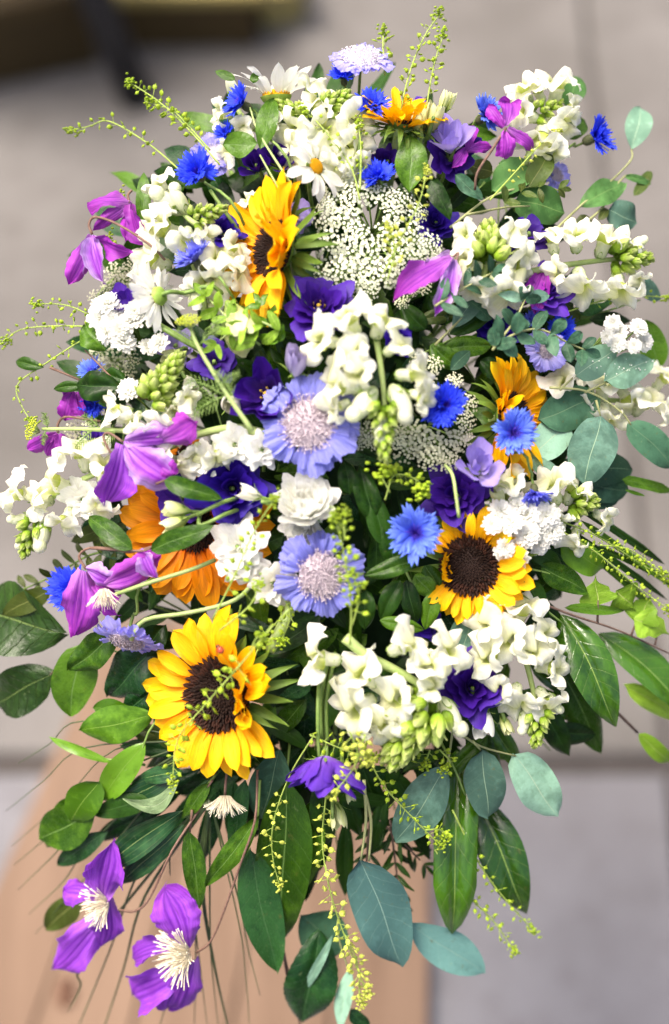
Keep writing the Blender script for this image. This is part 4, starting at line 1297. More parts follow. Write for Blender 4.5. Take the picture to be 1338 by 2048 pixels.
lis(252, 603, 66, (-.2, .5, .8), 'mauve lisianthus petals on top of the left yarrow cluster', dz=.004, seed=20, form='halfopen', mat='lis_mid')
lis(1096, 580, 105, (.2, .3, .9), 'mauve frilly lisianthus behind fine eucalyptus under the right snapdragon', dz=-.004, seed=21, form='rose', mat='lis_mid')
lis(872, 445, 80, (.1, .2, .9), 'deep blue lisianthus in the dark gap right of the lace flower', dz=-.026, seed=22, mat='lis_blue')
lis(775, 322, 60, (0, .3, .9), 'sliver of dark violet lisianthus left of the broad top leaf', dz=-.020, seed=23)
lis(352, 690, 70, (0, .2, .9), 'lavender lisianthus petals behind the green stems on the left', dz=-.020, seed=24, form='open', mat='lilac')
lis(848, 1248, 60, (0, .2, .9), 'dark lisianthus deep under the small sunflower', dz=-.03, seed=25, mat='lis_blue')
lis(840, 222, 60, (0, .4, .9), 'violet lisianthus edge behind the green buds at the top', dz=-.016, seed=26, form='open', mat='lis_mid')
lis(595, 430, 66, (.3, .2, .9), 'lavender petals between the big sunflower and the lace flower', dz=-.024, seed=27, form='open', mat='lilac')
lis(185, 880, 60, (-.3, .2, .9), 'dusky purple lisianthus above the left snapdragon', dz=-.02, seed=28, form='open')
# cream and lime buds
for (x, y, d, n, mat, dz, lab, via) in (
        (352, 1020, 62, (-.95, .1, .25), 'limebud', .026, 'upper of two cream buds in front of the orange sunflower', [(430, 1030, .02), (500, 1000, .0)]),
        (350, 1046, 60, (-.9, -.35, .25), 'limebud', .028, 'lower of two cream buds in front of the orange sunflower', [(430, 1040, .02), (500, 1010, .0)]),
        (868, 236, 66, (.25, .85, .4), 'limebud', .020, 'fat lime green bud beside the pale lilac lisianthus at the top', [(850, 290, .01)]),
        (838, 246, 52, (-.05, .95, .3), 'limebud', .014, 'slim lime green bud left of the fat bud at the top', None),
        (890, 205, 54, (.3, .9, .3), 'limebud', .010, 'highest lime green bud behind the fat bud at the top', None),
        (474, 646, 118, (.35, -.75, .5), 'limebud', .012, 'large lime green bud under the big sunflower', None),
        (1000, 990, 66, (-.2, .5, .8), 'limebud', .012, 'round lime bud above the white yarrow', None),
        (676, 1630, 60, (.2, -.95, .2), 'limebud', .020, 'pale bud pointing down under the hanging violet lisianthus', [(660, 1590, .016)]),
        (500, 988, 54, (-.9, .3, .3), 'cream', .018, 'white tipped green bud left of the ranunculus', [(550, 1010, .01)]),
        (463, 806, 74, (.05, -.25, .9), 'cream', .006, 'cream bud hanging by the dill stem', None),
        (966, 1444, 74, (-.1, -.7, .6), 'white', .016, 'crumpled white bloom hanging under the deep violet lisianthus', None),
        (1012, 1450, 46, (.4, -.85, .3), 'limebud', .010, 'thin green bud right of the crumpled white bloom', None),
        (345, 712, 60, (-.6, -.3, .6), 'limebud', -.006, 'lime bud under the small yarrow heads on the left', None),
        (700, 1590, 34, (.3, -.9, .2), 'limebud', .016, 'tiny green bud beside the hanging violet lisianthus', None),
        (380, 770, 56, (.3, -.6, .6), 'cream', -.004, 'white bud behind the green snapdragon tip on the left', None)):
    cupflower('flower_bud', x, y, d, n, lab, 'flower bud', 'bud', mat, dz=dz, seed=int(x), group='closed buds', via=via)

# ---- white ranunculus and stock
cupflower('ranunculus', 614, 1010, 128, (-.05, .55, .8), 'round white ranunculus packed with petals at the centre', 'ranunculus', 'ranunculus', 'white', dz=.012, seed=2, depth=1.2)
cupflower('ranunculus', 606, 1052, 92, (-.3, -.25, .9), 'white ranunculus tucked under the round one', 'ranunculus', 'ranunculus', 'white', dz=.0, seed=5)
for i, (x, y, d, n, lab) in enumerate(((474, 1092, 118, (-.2, .3, .95), 'frilled white stock flower left of the lower scabious'),
                           (492, 1132, 92, (.1, -.3, .9), 'frilled white stock flower tucked under another near the scabious'),
                           (548, 1172, 90, (.1, -.35, .9), 'creamy stock flower touching the lower scabious'),
                           (470, 888, 84, (.1, .1, .95), 'white ruffled stock flower above the deep blue purple lisianthus'),
                           (400, 918, 78, (-.1, .1, .95), 'white ruffled stock flower right of the large clematis'),
                           (525, 900, 76, (.2, -.1, .9), 'cream stock flower left of the central scabious'),
                           (165, 1000, 96, (-.1, -.2, .95), 'greenish white stock flower on the left snapdragon'))):
    cupflower('stock_flower', x, y, d, n, lab, 'stock', 'stock', 'white' if i != 2 else 'cream', dz=.010, seed=i + 3, group='white stock flowers')

# ---- daisies
daisy(553, 192, 190, (-.05, .95, .12), 'big white daisy at the top facing the sky', seed=1, npet=17, dz=-.004, elev=(20, 50), pw=1.25)
daisy(632, 333, 138, (.62, .18, .72), 'white daisy with a yellow eye above the big sunflower', seed=2, npet=13, disc=.24, dz=.022, pw=1.5, elev=(-14, 14), lens=lambda a: 1.0)
daisy(318, 592, 150, (-.74, -.18, -.60), 'white daisy seen from behind with its green back on the left', seed=3, npet=22, disc=.24, dz=.024, elev=(-2, 18), via=[(370, 586, .012), (450, 590, 0)])

# ---- clematis
E = dict
clematis('purple clematis bell nodding at the upper left, higher of the pair', (259, 406), [
    (262, 404, 160, 398, 40, E(curl=.35, roll=.5, dzt=.03)), (256, 410, 184, 462, 30, E(roll=-.6)), (262, 408, 286, 492, 46, E(roll=.7, mat='clem_mag')), (266, 408, 250, 478, 34, E(dz=.0, mat='clem_mag'))],
    stem=[(259, 406), (256, 390), (264, 380)], dz=.014, seed=1)
clematis('purple clematis bell nodding at the upper left, lower of the pair', (184, 468), [
    (182, 470, 140, 572, 44, E(curl=.25, roll=-.4)), (184, 470, 205, 566, 46, E(roll=.1, mat='clem_edge')), (190, 474, 274, 500, 40, E(roll=.8, curl=-.2, mat='clem_mag')), (186, 474, 165, 545, 34, E(dz=.006, mat='clem_edge'))],
    stem=[(184, 468), (178, 448), (192, 434), (238, 450), (300, 490), (330, 520, -.01)], dz=.022, seed=2)
clematis('pink purple clematis bell hanging under the lace flower', (906, 514), [
    (904, 515, 786, 590, 54, E(curl=.25, roll=.3, mat='clem')), (906, 518, 878, 632, 40, E(curl=.2, roll=-.4, mat='clem_edge')), (902, 520, 838, 552, 44, E(dz=.012, mat='clem_edge', roll=.3)), (908, 520, 905, 590, 36, E(mat='clem_edge'))],
    stem=[(906, 514), (916, 506), (913, 520), (898, 560, -.01)], dz=.030, seed=3)
clematis('magenta clematis with curled petals at the top right', (1012, 256), [
    (1013, 252, 1022, 180, 46, E(curl=.55, mat='clem')), (1016, 256, 1078, 300, 30, E(curl=.4, mat='clem')), (1012, 262, 1012, 318, 36, E(curl=.5, mat='clem_mag')), (1008, 254, 976, 208, 30, E(mat='clem_mag'))],
    stem=[(1012, 256), (985, 298), (955, 345), (950, 380, -.01)], dz=.030, seed=4)
clematis('dark magenta clematis half open below the curled one', (932, 300), [
    (932, 300, 948, 250, 24, E(mat='clem_mag')), (932, 300, 988, 292, 24, E(mat='clem_mag')), (932, 300, 905, 335, 26, E(mat='clem_mag'))], dz=.016, seed=5)
clematis('violet clematis petals beside the frilly mauve lisianthus', (1085, 545), [
    (1085, 545, 1048, 605, 36, E(mat='clem_mag')), (1090, 548, 1072, 625, 34, E(mat='clem_mag'))], dz=.006, seed=6)
clematis('small magenta clematis behind dark leaves at the left edge', (148, 782), [
    (148, 782, 122, 796, 26, E(mat='clem_mag', curl=.3)), (148, 784, 130, 842, 44, E(mat='clem_mag')), (152, 784, 162, 832, 34, E(mat='clem_mag'))], dz=-.004, seed=7)
clematis('small magenta clematis nodding at the left edge under the dill head', (116, 866), [
    (114, 868, 44, 902, 32, E(mat='clem_mag', curl=.3, dzt=.01)), (116, 868, 92, 914, 38, E(mat='clem_mag')), (118, 868, 135, 910, 32, E(mat='clem_mag'))],
    stem=[(116, 866), (116, 848), (130, 834), (170, 838), (215, 845, -.01)], dz=.0, seed=8)
clematis('big violet clematis bell at the left with wide ribbed petals', (246, 884), [
    (250, 880, 352, 872, 56, E(mat='clem_edge', roll=.35)), (246, 886, 345, 968, 84, E(mat='clem_edge', bend=.35, roll=.1)), (246, 890, 212, 1016, 74, E(mat='clem_violet', roll=-.45, curl=.15)), (325, 880, 398, 842, 66, E(mat='clem', curl=-.1)), (318, 930, 352, 948, 44, E(mat='clem_mag'))],
    stem=[(246, 884), (218, 866), (207, 874), (218, 900), (245, 940, -.01)], dz=.034, seed=9)
clematis('violet clematis bell at the lower left showing its cream stamens', (172, 1138), [
    (172, 1138, 240, 1168, 52, E(mat='clem_edge', roll=.5)), (168, 1142, 150, 1275, 80, E(mat='clem', bend=.35, roll=-.2)), (210, 1170, 318, 1120, 66, E(mat='clem', roll=.3)), (280, 1098, 312, 1158, 40, E(mat='clem_edge')), (190, 1170, 232, 1230, 48, E(mat='clem_mag', dz=.02))],
    stamens=(208, 1180, 46, (.05, -.9, .45), 36, .6), stem=[(172, 1138), (158, 1112), (180, 1096), (230, 1098), (275, 1102), (400, 1060, -.03)], dz=.030, seed=10)
clematis('open violet clematis at the bottom left corner, farther left of the two', (215, 1812), [
    (206, 1796, 222, 1690, 84, E(mat='clem_violet', curl=.1)), (196, 1792, 122, 1772, 56, E(mat='clem_violet', roll=.7)), (218, 1800, 206, 1902, 66, E(mat='clem_violet', roll=-.4)), (206, 1838, 100, 1948, 84, E(mat='clem_violet', curl=.1))],
    stamens=(212, 1806, 58, (-.75, -.1, .65), 52, .8), stem=[(240, 1820), (270, 1822), (300, 1795), (345, 1700), (405, 1610, -.02)], dz=.024, seed=11)
clematis('open violet clematis at the bottom left corner, nearer the long blades', (388, 1906), [
    (378, 1896, 330, 1782, 94, E(mat='clem_violet', curl=.15)), (352, 1888, 240, 1916, 52, E(mat='clem_violet', roll=.5, curl=.3)), (362, 1940, 246, 2002, 82, E(mat='clem_violet', roll=.2)), (384, 1922, 336, 2042, 92, E(mat='clem_violet', roll=-.3))],
    stamens=(374, 1908, 74, (-.78, 0, .62), 60, .85), stem=[(393, 1905), (420, 1884), (445, 1830), (480, 1730), (510, 1640), (515, 1540, -.02)], dz=.024, seed=12)
clematis('bare tuft of cream clematis stamens under the largest sunflower', (450, 1588), [], stamens=(450, 1592, 52, (0, -.95, .3), 40, .75), stem=[(450, 1590), (452, 1560), (460, 1500, -.02)], dz=.006, seed=13)

# ---- snapdragons
snapdragon('tall white snapdragon spike hanging over the central scabious', [(735, 600), (755, 690), (768, 790), (770, 890)],
    [(652, 678, 92, 165, .45), (702, 638, 88, 130, .45), (756, 652, 92, 75, .45), (786, 690, 66, 20, .4), (716, 706, 74, 190, .8), (686, 772, 100, 195, .40), (728, 742, 70, 220, .8), (822, 748, 100, 10, .40), (835, 790, 70, -20, .3), (675, 812, 66, 215, .3)],
    tip=(768, 800, 768, 922, 62), dz=.034, seed=1, nbud=15, extra=((722, 815, 92, 235, .35), (806, 812, 92, -62, .4), (760, 862, 56, 265, .4)))
snapdragon('large cream snapdragon bending down at the front right of centre', [(690, 1275), (735, 1312), (800, 1345), (850, 1385), (838, 1450)],
    [(640, 1312, 100, 185, .35), (800, 1292, 92, 15, .30), (882, 1300, 104, 35, .40), (728, 1352, 96, 160, .5), (722, 1412, 108, 205, .5), (768, 1440, 80, 240, .5), (800, 1392, 92, 215, .75), (850, 1340, 76, 60, .6), (786, 1462, 84, 250, .4), (862, 1370, 70, 20, .7)],
    tip=(868, 1405, 775, 1530, 108), dz=.026, seed=2, nbud=22, sr=.0046, extra=((905, 1440, 92, -62, .35), (838, 1428, 70, 250, .6)))
snapdragon('white snapdragon hanging at the lower right by the glossy leaves', [(1005, 1200), (1045, 1300), (1070, 1400), (1074, 1470)],
    [(985, 1240, 90, 175, .45), (1040, 1225, 84, 70, .45), (1085, 1262, 84, 20, .4), (1055, 1300, 96, 10, .65), (1098, 1338, 86, -5, .35), (980, 1312, 84, 195, .5), (1000, 1375, 76, 215, .5), (1036, 1392, 80, 255, .6), (1090, 1402, 76, -45, .45), (1020, 1275, 84, 190, .7)],
    tip=(1074, 1420, 1072, 1492, 56), dz=.012, seed=3, nbud=12, extra=((1048, 1446, 56, 262, .4), (1110, 1410, 50, -60, .3)))
snapdragon('cream snapdragon reaching out at the left edge', [(255, 925), (180, 952), (100, 1000), (60, 1075)],
    [(170, 915, 104, 105, .40), (212, 945, 74, 80, .5), (112, 965, 106, 150, .45), (40, 985, 92, 165, .30), (85, 1000, 70, 200, .6), (130, 1035, 70, 255, .5), (200, 1000, 84, 270, .5)],
    tip=(70, 1040, 48, 1112, 60), dz=.012, seed=4, nbud=12, extra=((82, 1078, 74, 262, .4), (38, 1040, 56, 190, .3), (45, 1078, 56, 230, .3)))
snapdragon('white snapdragon standing at the top right corner of the spray', [(1050, 330), (1080, 250), (1100, 200)],
    [(1112, 176, 80, 75, .45), (1080, 186, 72, 110, .5), (1046, 188, 74, 120, .25), (1140, 216, 60, 5, .4), (1122, 250, 80, -15, .5), (1085, 272, 84, 260, .5), (1052, 236, 70, 185, .5), (1098, 300, 60, -70, .4)],
    tip=(1068, 228, 1125, 206, 44), dz=.004, seed=5, nbud=10)
snapdragon('long white snapdragon pointing right with a green tip', [(1040, 548), (1120, 532), (1210, 520), (1290, 515)],
    [(1102, 482, 78, 105, .35), (1152, 480, 84, 85, .4), (1204, 486, 92, 75, .4), (1246, 494, 66, 60, .4), (1166, 565, 92, 275, .45), (1232, 572, 90, 280, .4), (1120, 545, 60, 200, .5), (1268, 552, 52, 300, .3)],
    tip=(1225, 516, 1302, 515, 66), dz=.010, seed=6, nbud=15, extra=((1275, 488, 54, 50, .3),))
snapdragon('greenish white snapdragon right of the lace flower', [(955, 600), (970, 540), (978, 470)],
    [(938, 482, 72, 160, .5), (1022, 470, 70, 35, .65), (936, 532, 80, 185, .5), (1024, 530, 98, -15, .5), (1000, 578, 92, 290, .5), (1045, 500, 60, 10, .4), (960, 575, 70, 240, .5)],
    tip=(975, 520, 977, 450, 84), dz=.012, seed=7, nbud=15)
snapdragon('pale cream snapdragon filling the top of the spray behind the daisy', [(660, 360), (635, 280), (600, 220)],
    [(625, 180, 78, 70, .4), (592, 262, 84, 185, .6), (648, 262, 92, 20, .7), (702, 258, 92, 15, .55), (604, 312, 88, 200, .6), (690, 312, 92, -25, .65), (640, 222, 74, 80, .6), (655, 335, 80, 280, .6), (560, 252, 60, 170, .5), (715, 335, 70, -40, .5)],
    tip=(610, 236, 545, 204, 52), dz=-.004, seed=8, nbud=13)
snapdragon('short green tipped snapdragon between two top cornflowers', [(650, 260), (665, 220), (680, 195)], [(655, 225, 50, 170, .5)], tip=(650, 215, 700, 186, 50), dz=.004, seed=9, nbud=13)
snapdragon('cream snapdragon at the upper left under the vivid cornflower', [(420, 460), (380, 440), (345, 400)],
    [(322, 370, 60, 130, .35), (332, 462, 98, 170, .55), (372, 470, 84, 260, .6), (405, 478, 62, -20, .45), (305, 450, 60, 180, .4)],
    tip=(385, 438, 452, 416, 46), dz=.010, seed=10, nbud=13, extra=((328, 400, 84, 150, .4), (355, 395, 70, 120, .5)))
snapdragon('white snapdragon around the side on cornflower on the left', [(410, 640), (405, 580), (385, 530)],
    [(310, 522, 98, 150, .45), (440, 532, 90, 60, .5), (470, 502, 70, 45, .5), (424, 562, 86, 270, .55), (478, 548, 62, 0, .5), (300, 560, 66, 200, .5), (395, 585, 60, 220, .5)], dz=-.002, seed=11)
snapdragon('snapdragon with a tall lime green tip at the middle left', [(300, 880), (315, 800), (352, 712)],
    [(238, 818, 84, 165, .30), (275, 838, 60, 220, .5), (330, 850, 84, 275, .5), (368, 800, 70, 20, .3), (300, 872, 70, 230, .5)],
    tip=(298, 800, 362, 708, 72), dz=.014, seed=12, nbud=22, budmat='snap_bud')
snapdragon('white snapdragon lying along its thick green stem left of centre', [(530, 868), (470, 856), (400, 868), (330, 900)],
    [(396, 905, 72, 262, .45), (328, 918, 84, 190, .5), (350, 830, 70, 100, .35), (440, 905, 70, 290, .5), (360, 925, 66, 250, .5)], dz=.004, seed=13, sr=.0042)
snapdragon('white snapdragon behind the big eucalyptus leaves at the right edge', [(1120, 780), (1210, 800), (1315, 800)],
    [(1128, 772, 84, 100, .4), (1205, 835, 92, 275, .4), (1292, 806, 84, 60, .4), (1322, 760, 66, 60, .25), (1255, 800, 86, 280, .4), (1325, 815, 84, -30, .35), (1205, 778, 80, 90, .4), (1165, 800, 70, 240, .4)], dz=-.022, seed=14)
snapdragon('white snapdragon with green buds right of the yarrow', [(1060, 1020), (1120, 1000), (1190, 1008)],
    [(1100, 985, 84, 110, .5), (1140, 988, 70, 75, .4), (1205, 1035, 60, -15, .35), (1145, 1080, 62, 265, .4), (1112, 1030, 66, 270, .4), (1030, 965, 64, 140, .5)],
    tip=(1140, 1004, 1195, 1004, 60), dz=.004, seed=15, nbud=13)
snapdragon('few cream snapdragon florets at the upper left edge of the top', [(540, 280), (490, 240), (460, 190)], [(448, 228, 60, 180, .3), (495, 250, 66, 220, .5), (462, 300, 56, 200, .5)], dz=-.008, seed=16, extra=((462, 170, 52, 110, .3),))
snapdragon('cream snapdragon florets between sunflower and daisy stems', [(470, 620), (440, 590), (420, 560)], [(500, 400, 40, 120, .5), (420, 600, 52, 250, .5)], dz=-.02, seed=17)

# ---- lace flowers
lace(745, 470, 'large white lace flower at the upper centre right of the sunflower', [
    (665, 388, 62), (700, 374, 66), (735, 384, 66), (770, 392, 62), (805, 400, 62), (838, 425, 56), (650, 440, 78), (690, 440, 74), (658, 490, 78), (715, 470, 74), (700, 508, 78), (745, 510, 72), (782, 462, 80), (790, 425, 62), (832, 476, 78), (862, 492, 62), (805, 508, 80), (765, 548, 76), (722, 548, 78), (680, 545, 84), (648, 552, 58), (800, 552, 62), (842, 520, 62), (738, 580, 50), (712, 572, 58), (700, 412, 64), (876, 515, 46), (650, 410, 50)], seed=1, dz=.006)
lace(850, 850, 'creamy lace flower around the vivid cornflower on the right', [
    (728, 865, 58), (868, 728, 48), (850, 760, 55), (838, 722, 46), (812, 900, 72), (850, 888, 76), (888, 892, 76), (862, 918, 62), (922, 880, 62), (934, 842, 54), (900, 925, 50), (938, 806, 48), (806, 862, 50), (716, 882, 42), (828, 870, 66), (910, 760, 46), (790, 880, 52), (745, 885, 40)], seed=2, dz=.004, mat='lace_cream')
lace(225, 720, 'cream lace flower in shade below the left yarrow cluster', [(232, 722, 66), (208, 742, 56), (250, 748, 58), (198, 704, 50), (262, 718, 50), (228, 758, 46)], seed=3, dz=-.024, mat='lace_cream')
lace(235, 550, 'cream lace flower behind the daisy back on the left', [(228, 545, 58), (248, 560, 54), (215, 575, 44), (262, 535, 44), (190, 595, 40)], seed=4, dz=-.024, mat='lace_cream')
lace(170, 860, 'cream lace flower behind the left dill stem', [(150, 862, 50), (182, 856, 56), (205, 870, 46)], seed=5, dz=-.02, mat='lace_cream')
lace(830, 590, 'small lace flower under the hanging pink clematis bell', [(804, 602, 42), (848, 572, 44), (828, 580, 34)], seed=6, dz=.0, mat='lace_cream')

# ---- yarrow
yarrow('thick cluster of double white yarrow heads at the left', [(216, 608, 56), (198, 638, 54), (238, 622, 48), (264, 642, 58), (216, 664, 56), (246, 684, 58), (226, 642, 50), (268, 622, 42), (200, 615, 46), (238, 660, 46)], (280, 680), dz=.012, seed=1)
yarrow('two white yarrow heads under the left cluster', [(296, 696, 44), (318, 688, 48)], (340, 720), dz=.006, seed=2)
yarrow('single white yarrow head beside the lime green snapdragon tip', [(258, 780, 52)], (300, 820), dz=.012, seed=3)
yarrow('white yarrow heads on the right before the round eucalyptus leaf', [(1226, 646, 38), (1240, 664, 38), (1234, 686, 42), (1212, 672, 34)], (1180, 700), dz=.02, seed=4)
yarrow('white yarrow heads at the right edge, right of another yarrow', [(1276, 656, 42), (1286, 684, 44), (1268, 692, 34)], (1210, 715), dz=.02, seed=5)
yarrow('widest cluster of white yarrow heads right of the small sunflower', [(1000, 1022, 54), (1022, 1046, 56), (1056, 1030, 54), (1092, 1032, 62), (1102, 1062, 58), (1052, 1070, 60), (1076, 1086, 54), (1010, 1096, 48), (984, 1050, 46), (1036, 1116, 52), (1068, 1052, 54), (1036, 1010, 44), (1000, 1105, 36)], (1040, 1140), dz=.020, seed=6)

# ---- dill
dill('yellow green dill head on a long stem crossing the left flowers', [(505, 862), (455, 790), (400, 700), (380, 655)], (376, 642, 52, (-.1, .8, .5)),
     threads=[(450, 792, 375, 760), (450, 792, 385, 830), (398, 690, 440, 655), (395, 690, 350, 660), (410, 660, 470, 630), (470, 800, 430, 740), (440, 770, 480, 745)], dz=.042, seed=1)
dill('yellow green dill head at the far left edge', [(260, 862), (170, 858), (85, 858)], (64, 858, 50, (-.8, .3, .5)), threads=[(200, 858, 165, 830), (95, 858, 88, 825), (190, 858, 150, 895), (92, 860, 85, 890), (235, 862, 205, 890)], dz=.02, seed=2)

# ---- pennycress
PC = [
    ('pennycress spray rising at the upper left, upper of two', [[(440, 330), (380, 262), (320, 205), (252, 160)], [(420, 300), (375, 250), (345, 222), (290, 202)]], dict(seed=1, dz=.004)),
    ('thin pennycress spray curving at the upper left, lower of two', [[(365, 345), (300, 290), (220, 243), (180, 252), (136, 263)]], dict(seed=2, dz=.004, pod=11, gap=20)),
    ('tall pennycress spray standing up at the top right', [[(790, 280), (815, 160), (845, 80), (884, 20)], [(850, 230), (868, 130), (890, 60)], [(770, 150), (766, 90), (768, 55)]], dict(seed=3, dz=.0, pod=12, gap=13)),
    ('pennycress spray laid over the big lace flower', [[(768, 545), (800, 480), (838, 405), (855, 335)], [(775, 560), (790, 500), (775, 450)]], dict(seed=4, dz=.040, pod=14, gap=15, mat='pod_pale')),
    ('pennycress spray reaching off the left edge, highest of three', [[(250, 660), (180, 630), (130, 610), (65, 608)], [(220, 655), (120, 652), (40, 660), (4, 690)]], dict(seed=5, dz=.006, pod=11, gap=17)),
    ('wiry pennycress spray curling down the left edge', [[(240, 640), (165, 680), (90, 728), (35, 770), (45, 815), (70, 852)]], dict(seed=6, dz=.006, pod=10, gap=22)),
    ('dense pennycress spray hanging over the lower scabious', [[(700, 1290), (702, 1210), (690, 1120), (668, 1020)], [(690, 1080), (688, 1050), (692, 1015)], [(705, 1250), (718, 1190), (700, 1140)]], dict(seed=7, dz=.050, pod=15, gap=12, reach=22)),
    ('pennycress spray left of the white ranunculus', [[(425, 1240), (470, 1150), (510, 1060), (555, 990)], [(440, 1260), (500, 1210), (520, 1160)]], dict(seed=8, dz=.038, pod=15, gap=16)),
    ('pennycress spray lying across the largest sunflower', [[(545, 1250), (480, 1330), (410, 1410), (355, 1480), (345, 1575)], [(500, 1300), (520, 1270), (540, 1290)]], dict(seed=9, dz=.056, pod=16, gap=15, reach=26)),
    ('thin pennycress spray hanging below the largest sunflower', [[(628, 1470), (580, 1550), (548, 1640), (545, 1710), (562, 1782)]], dict(seed=10, dz=.020, pod=13, gap=15, mat='pod_pale', start=.4)),
    ('longest pennycress spray trailing to the bottom edge', [[(652, 1590), (645, 1690), (665, 1800), (700, 1900), (735, 1990)], [(690, 1870), (715, 1930), (720, 2010)]], dict(seed=11, dz=.020, pod=14, gap=13, mat='pod_pale', start=.05)),
    ('pennycress spray slanting down past the lower eucalyptus', [[(720, 1470), (760, 1560), (820, 1630), (885, 1695)], [(850, 1660), (880, 1660), (896, 1680)]], dict(seed=12, dz=.018, pod=13, gap=13)),
    ('pennycress spray sprinkled over the hanging violet lisianthus', [[(730, 1470), (715, 1520), (690, 1560), (655, 1595)], [(700, 1465), (720, 1510), (745, 1530)]], dict(seed=13, dz=.056, pod=16, gap=12, mat='pod_pale', start=.0)),
    ('feathery pennycress sprays streaming off the right edge', [[(1110, 1038), (1190, 1070), (1270, 1120), (1345, 1165)], [(1120, 1060), (1200, 1110), (1270, 1170), (1345, 1225)], [(1200, 1090), (1260, 1100), (1330, 1150)]], dict(seed=14, dz=.014, pod=9, gap=12, start=.15)),
    ('pennycress spray at the bottom right tip, longer of two', [[(905, 1620), (960, 1730), (1020, 1810), (1072, 1865)]], dict(seed=15, dz=.004, pod=10, gap=16, start=.3)),
    ('pennycress spray at the bottom right tip, shorter of two', [[(870, 1700), (930, 1785), (985, 1840), (1032, 1908)]], dict(seed=16, dz=.004, pod=12, gap=13, start=.2)),
    ('lime tuft of pennycress above the light blue cornflower', [[(770, 1000), (790, 950), (840, 965), (838, 1000)], [(780, 985), (765, 950), (790, 935)]], dict(seed=17, dz=.020, pod=12, gap=9, tipw=34, ntip=50)),
    ('thin pennycress spray crossing to the right edge by the yarrow', [[(1130, 625), (1210, 600), (1280, 592), (1345, 596)]], dict(seed=18, dz=.0, pod=9, gap=22)),
    ('pennycress spray over the green eucalyptus at the upper right', [[(980, 400), (1030, 345), (1080, 290), (1120, 262)]], dict(seed=19, dz=.024, pod=9, gap=16, mat='pod_pale')),
    ('pennycress spray among the cream florets at the top', [[(720, 400), (700, 330), (640, 250), (600, 215)], [(720, 380), (722, 300), (716, 240)]], dict(seed=20, dz=.022, pod=10, gap=20)),
    ('pennycress spray beside the hanging white florets at the front', [[(880, 1500), (900, 1525), (880, 1545)], [(860, 1500), (845, 1540)], [(620, 1470), (690, 1500), (760, 1520)]], dict(seed=21, dz=.022, pod=13, gap=12, start=.0)),
    ('pennycress pods dangling in the shade left of the front snapdragon', [[(560, 1180), (580, 1230), (560, 1290)], [(500, 1330), (540, 1260), (600, 1200)]], dict(seed=22, dz=.010, pod=13, gap=16)),
    ('short pennycress tips by the upper left clematis bells', [[(270, 460), (250, 420), (240, 385)], [(240, 520), (222, 490), (218, 470)]], dict(seed=23, dz=.006, pod=9, gap=14)),
]
for lab, stems, kw in PC:
    pennycress(lab, stems, **kw)

# ---- eucalyptus
sprig('eucalyptus_branch', 'round leaved eucalyptus branch reaching out at the upper right', 'eucalyptus', [[(1100, 470), (1165, 408), (1222, 362), (1262, 320), (1263, 298)], [(1165, 450), (1205, 415), (1250, 352), (1298, 360)]],
    [(1263, 300, 1284, 210, 54, E(mat='euc_light', kind='ellip')), (1160, 410, 1250, 366, 54, E(mat='euc_green', kind='ellip')), (1216, 420, 1276, 446, 64, E(mat='euc', kind='round')), (1248, 352, 1302, 368, 16, E(mat='euc_green')), (1268, 392, 1308, 336, 24, E(mat='leaf_olive')), (1198, 440, 1216, 415, 18, E(mat='leaf_olive'))], 'euc_stem', dz=-.004, mat='euc', kind='round')
sprig('eucalyptus_branch', 'large leaved blue green eucalyptus branch at the right edge', 'eucalyptus', [[(1100, 775), (1175, 783), (1240, 822), (1262, 850)], [(1170, 785), (1215, 764)], [(1192, 800), (1202, 835)], [(1120, 780), (1152, 750)]],
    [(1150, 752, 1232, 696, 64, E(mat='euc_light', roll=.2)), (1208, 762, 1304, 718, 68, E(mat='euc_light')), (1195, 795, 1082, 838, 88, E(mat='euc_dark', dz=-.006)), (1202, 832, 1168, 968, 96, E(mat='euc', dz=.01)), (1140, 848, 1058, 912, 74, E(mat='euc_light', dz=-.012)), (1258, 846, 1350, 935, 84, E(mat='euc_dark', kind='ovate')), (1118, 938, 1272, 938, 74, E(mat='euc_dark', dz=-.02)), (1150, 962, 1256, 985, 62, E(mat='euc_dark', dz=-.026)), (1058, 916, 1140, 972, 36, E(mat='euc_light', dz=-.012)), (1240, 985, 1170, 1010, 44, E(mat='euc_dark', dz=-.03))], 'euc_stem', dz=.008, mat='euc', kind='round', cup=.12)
dl = [c for c in bpy.data.objects if c.get('label', '').startswith('large leaved blue green')][0]
dq = random.Random(4)
dm = mesh('droplet', g_ball(1, 1, .6, 5, 8), MT['white'])
for i in range(26):
    x, y = dq.gauss(1258, 24), dq.gauss(736, 9)
    if dq.random() < .25:
        x, y = dq.gauss(1190, 16), dq.gauss(722, 8)
    ob('droplet', dm, dl, T(P(x, y, .0112) - P(1100, 775, .008)) @ S(dq.uniform(.0003, .0008)))
sprig('eucalyptus_branch', 'pair of pale eucalyptus leaves hanging at the lower right', 'eucalyptus', [[(905, 1455), (960, 1492), (1032, 1512)], [(945, 1482), (963, 1502)]],
    [(963, 1498, 976, 1634, 84, E(mat='euc')), (1030, 1510, 1116, 1634, 86, E(mat='euc_light'))], 'euc_stem', dz=.004, mat='euc', kind='round', cup=.1)
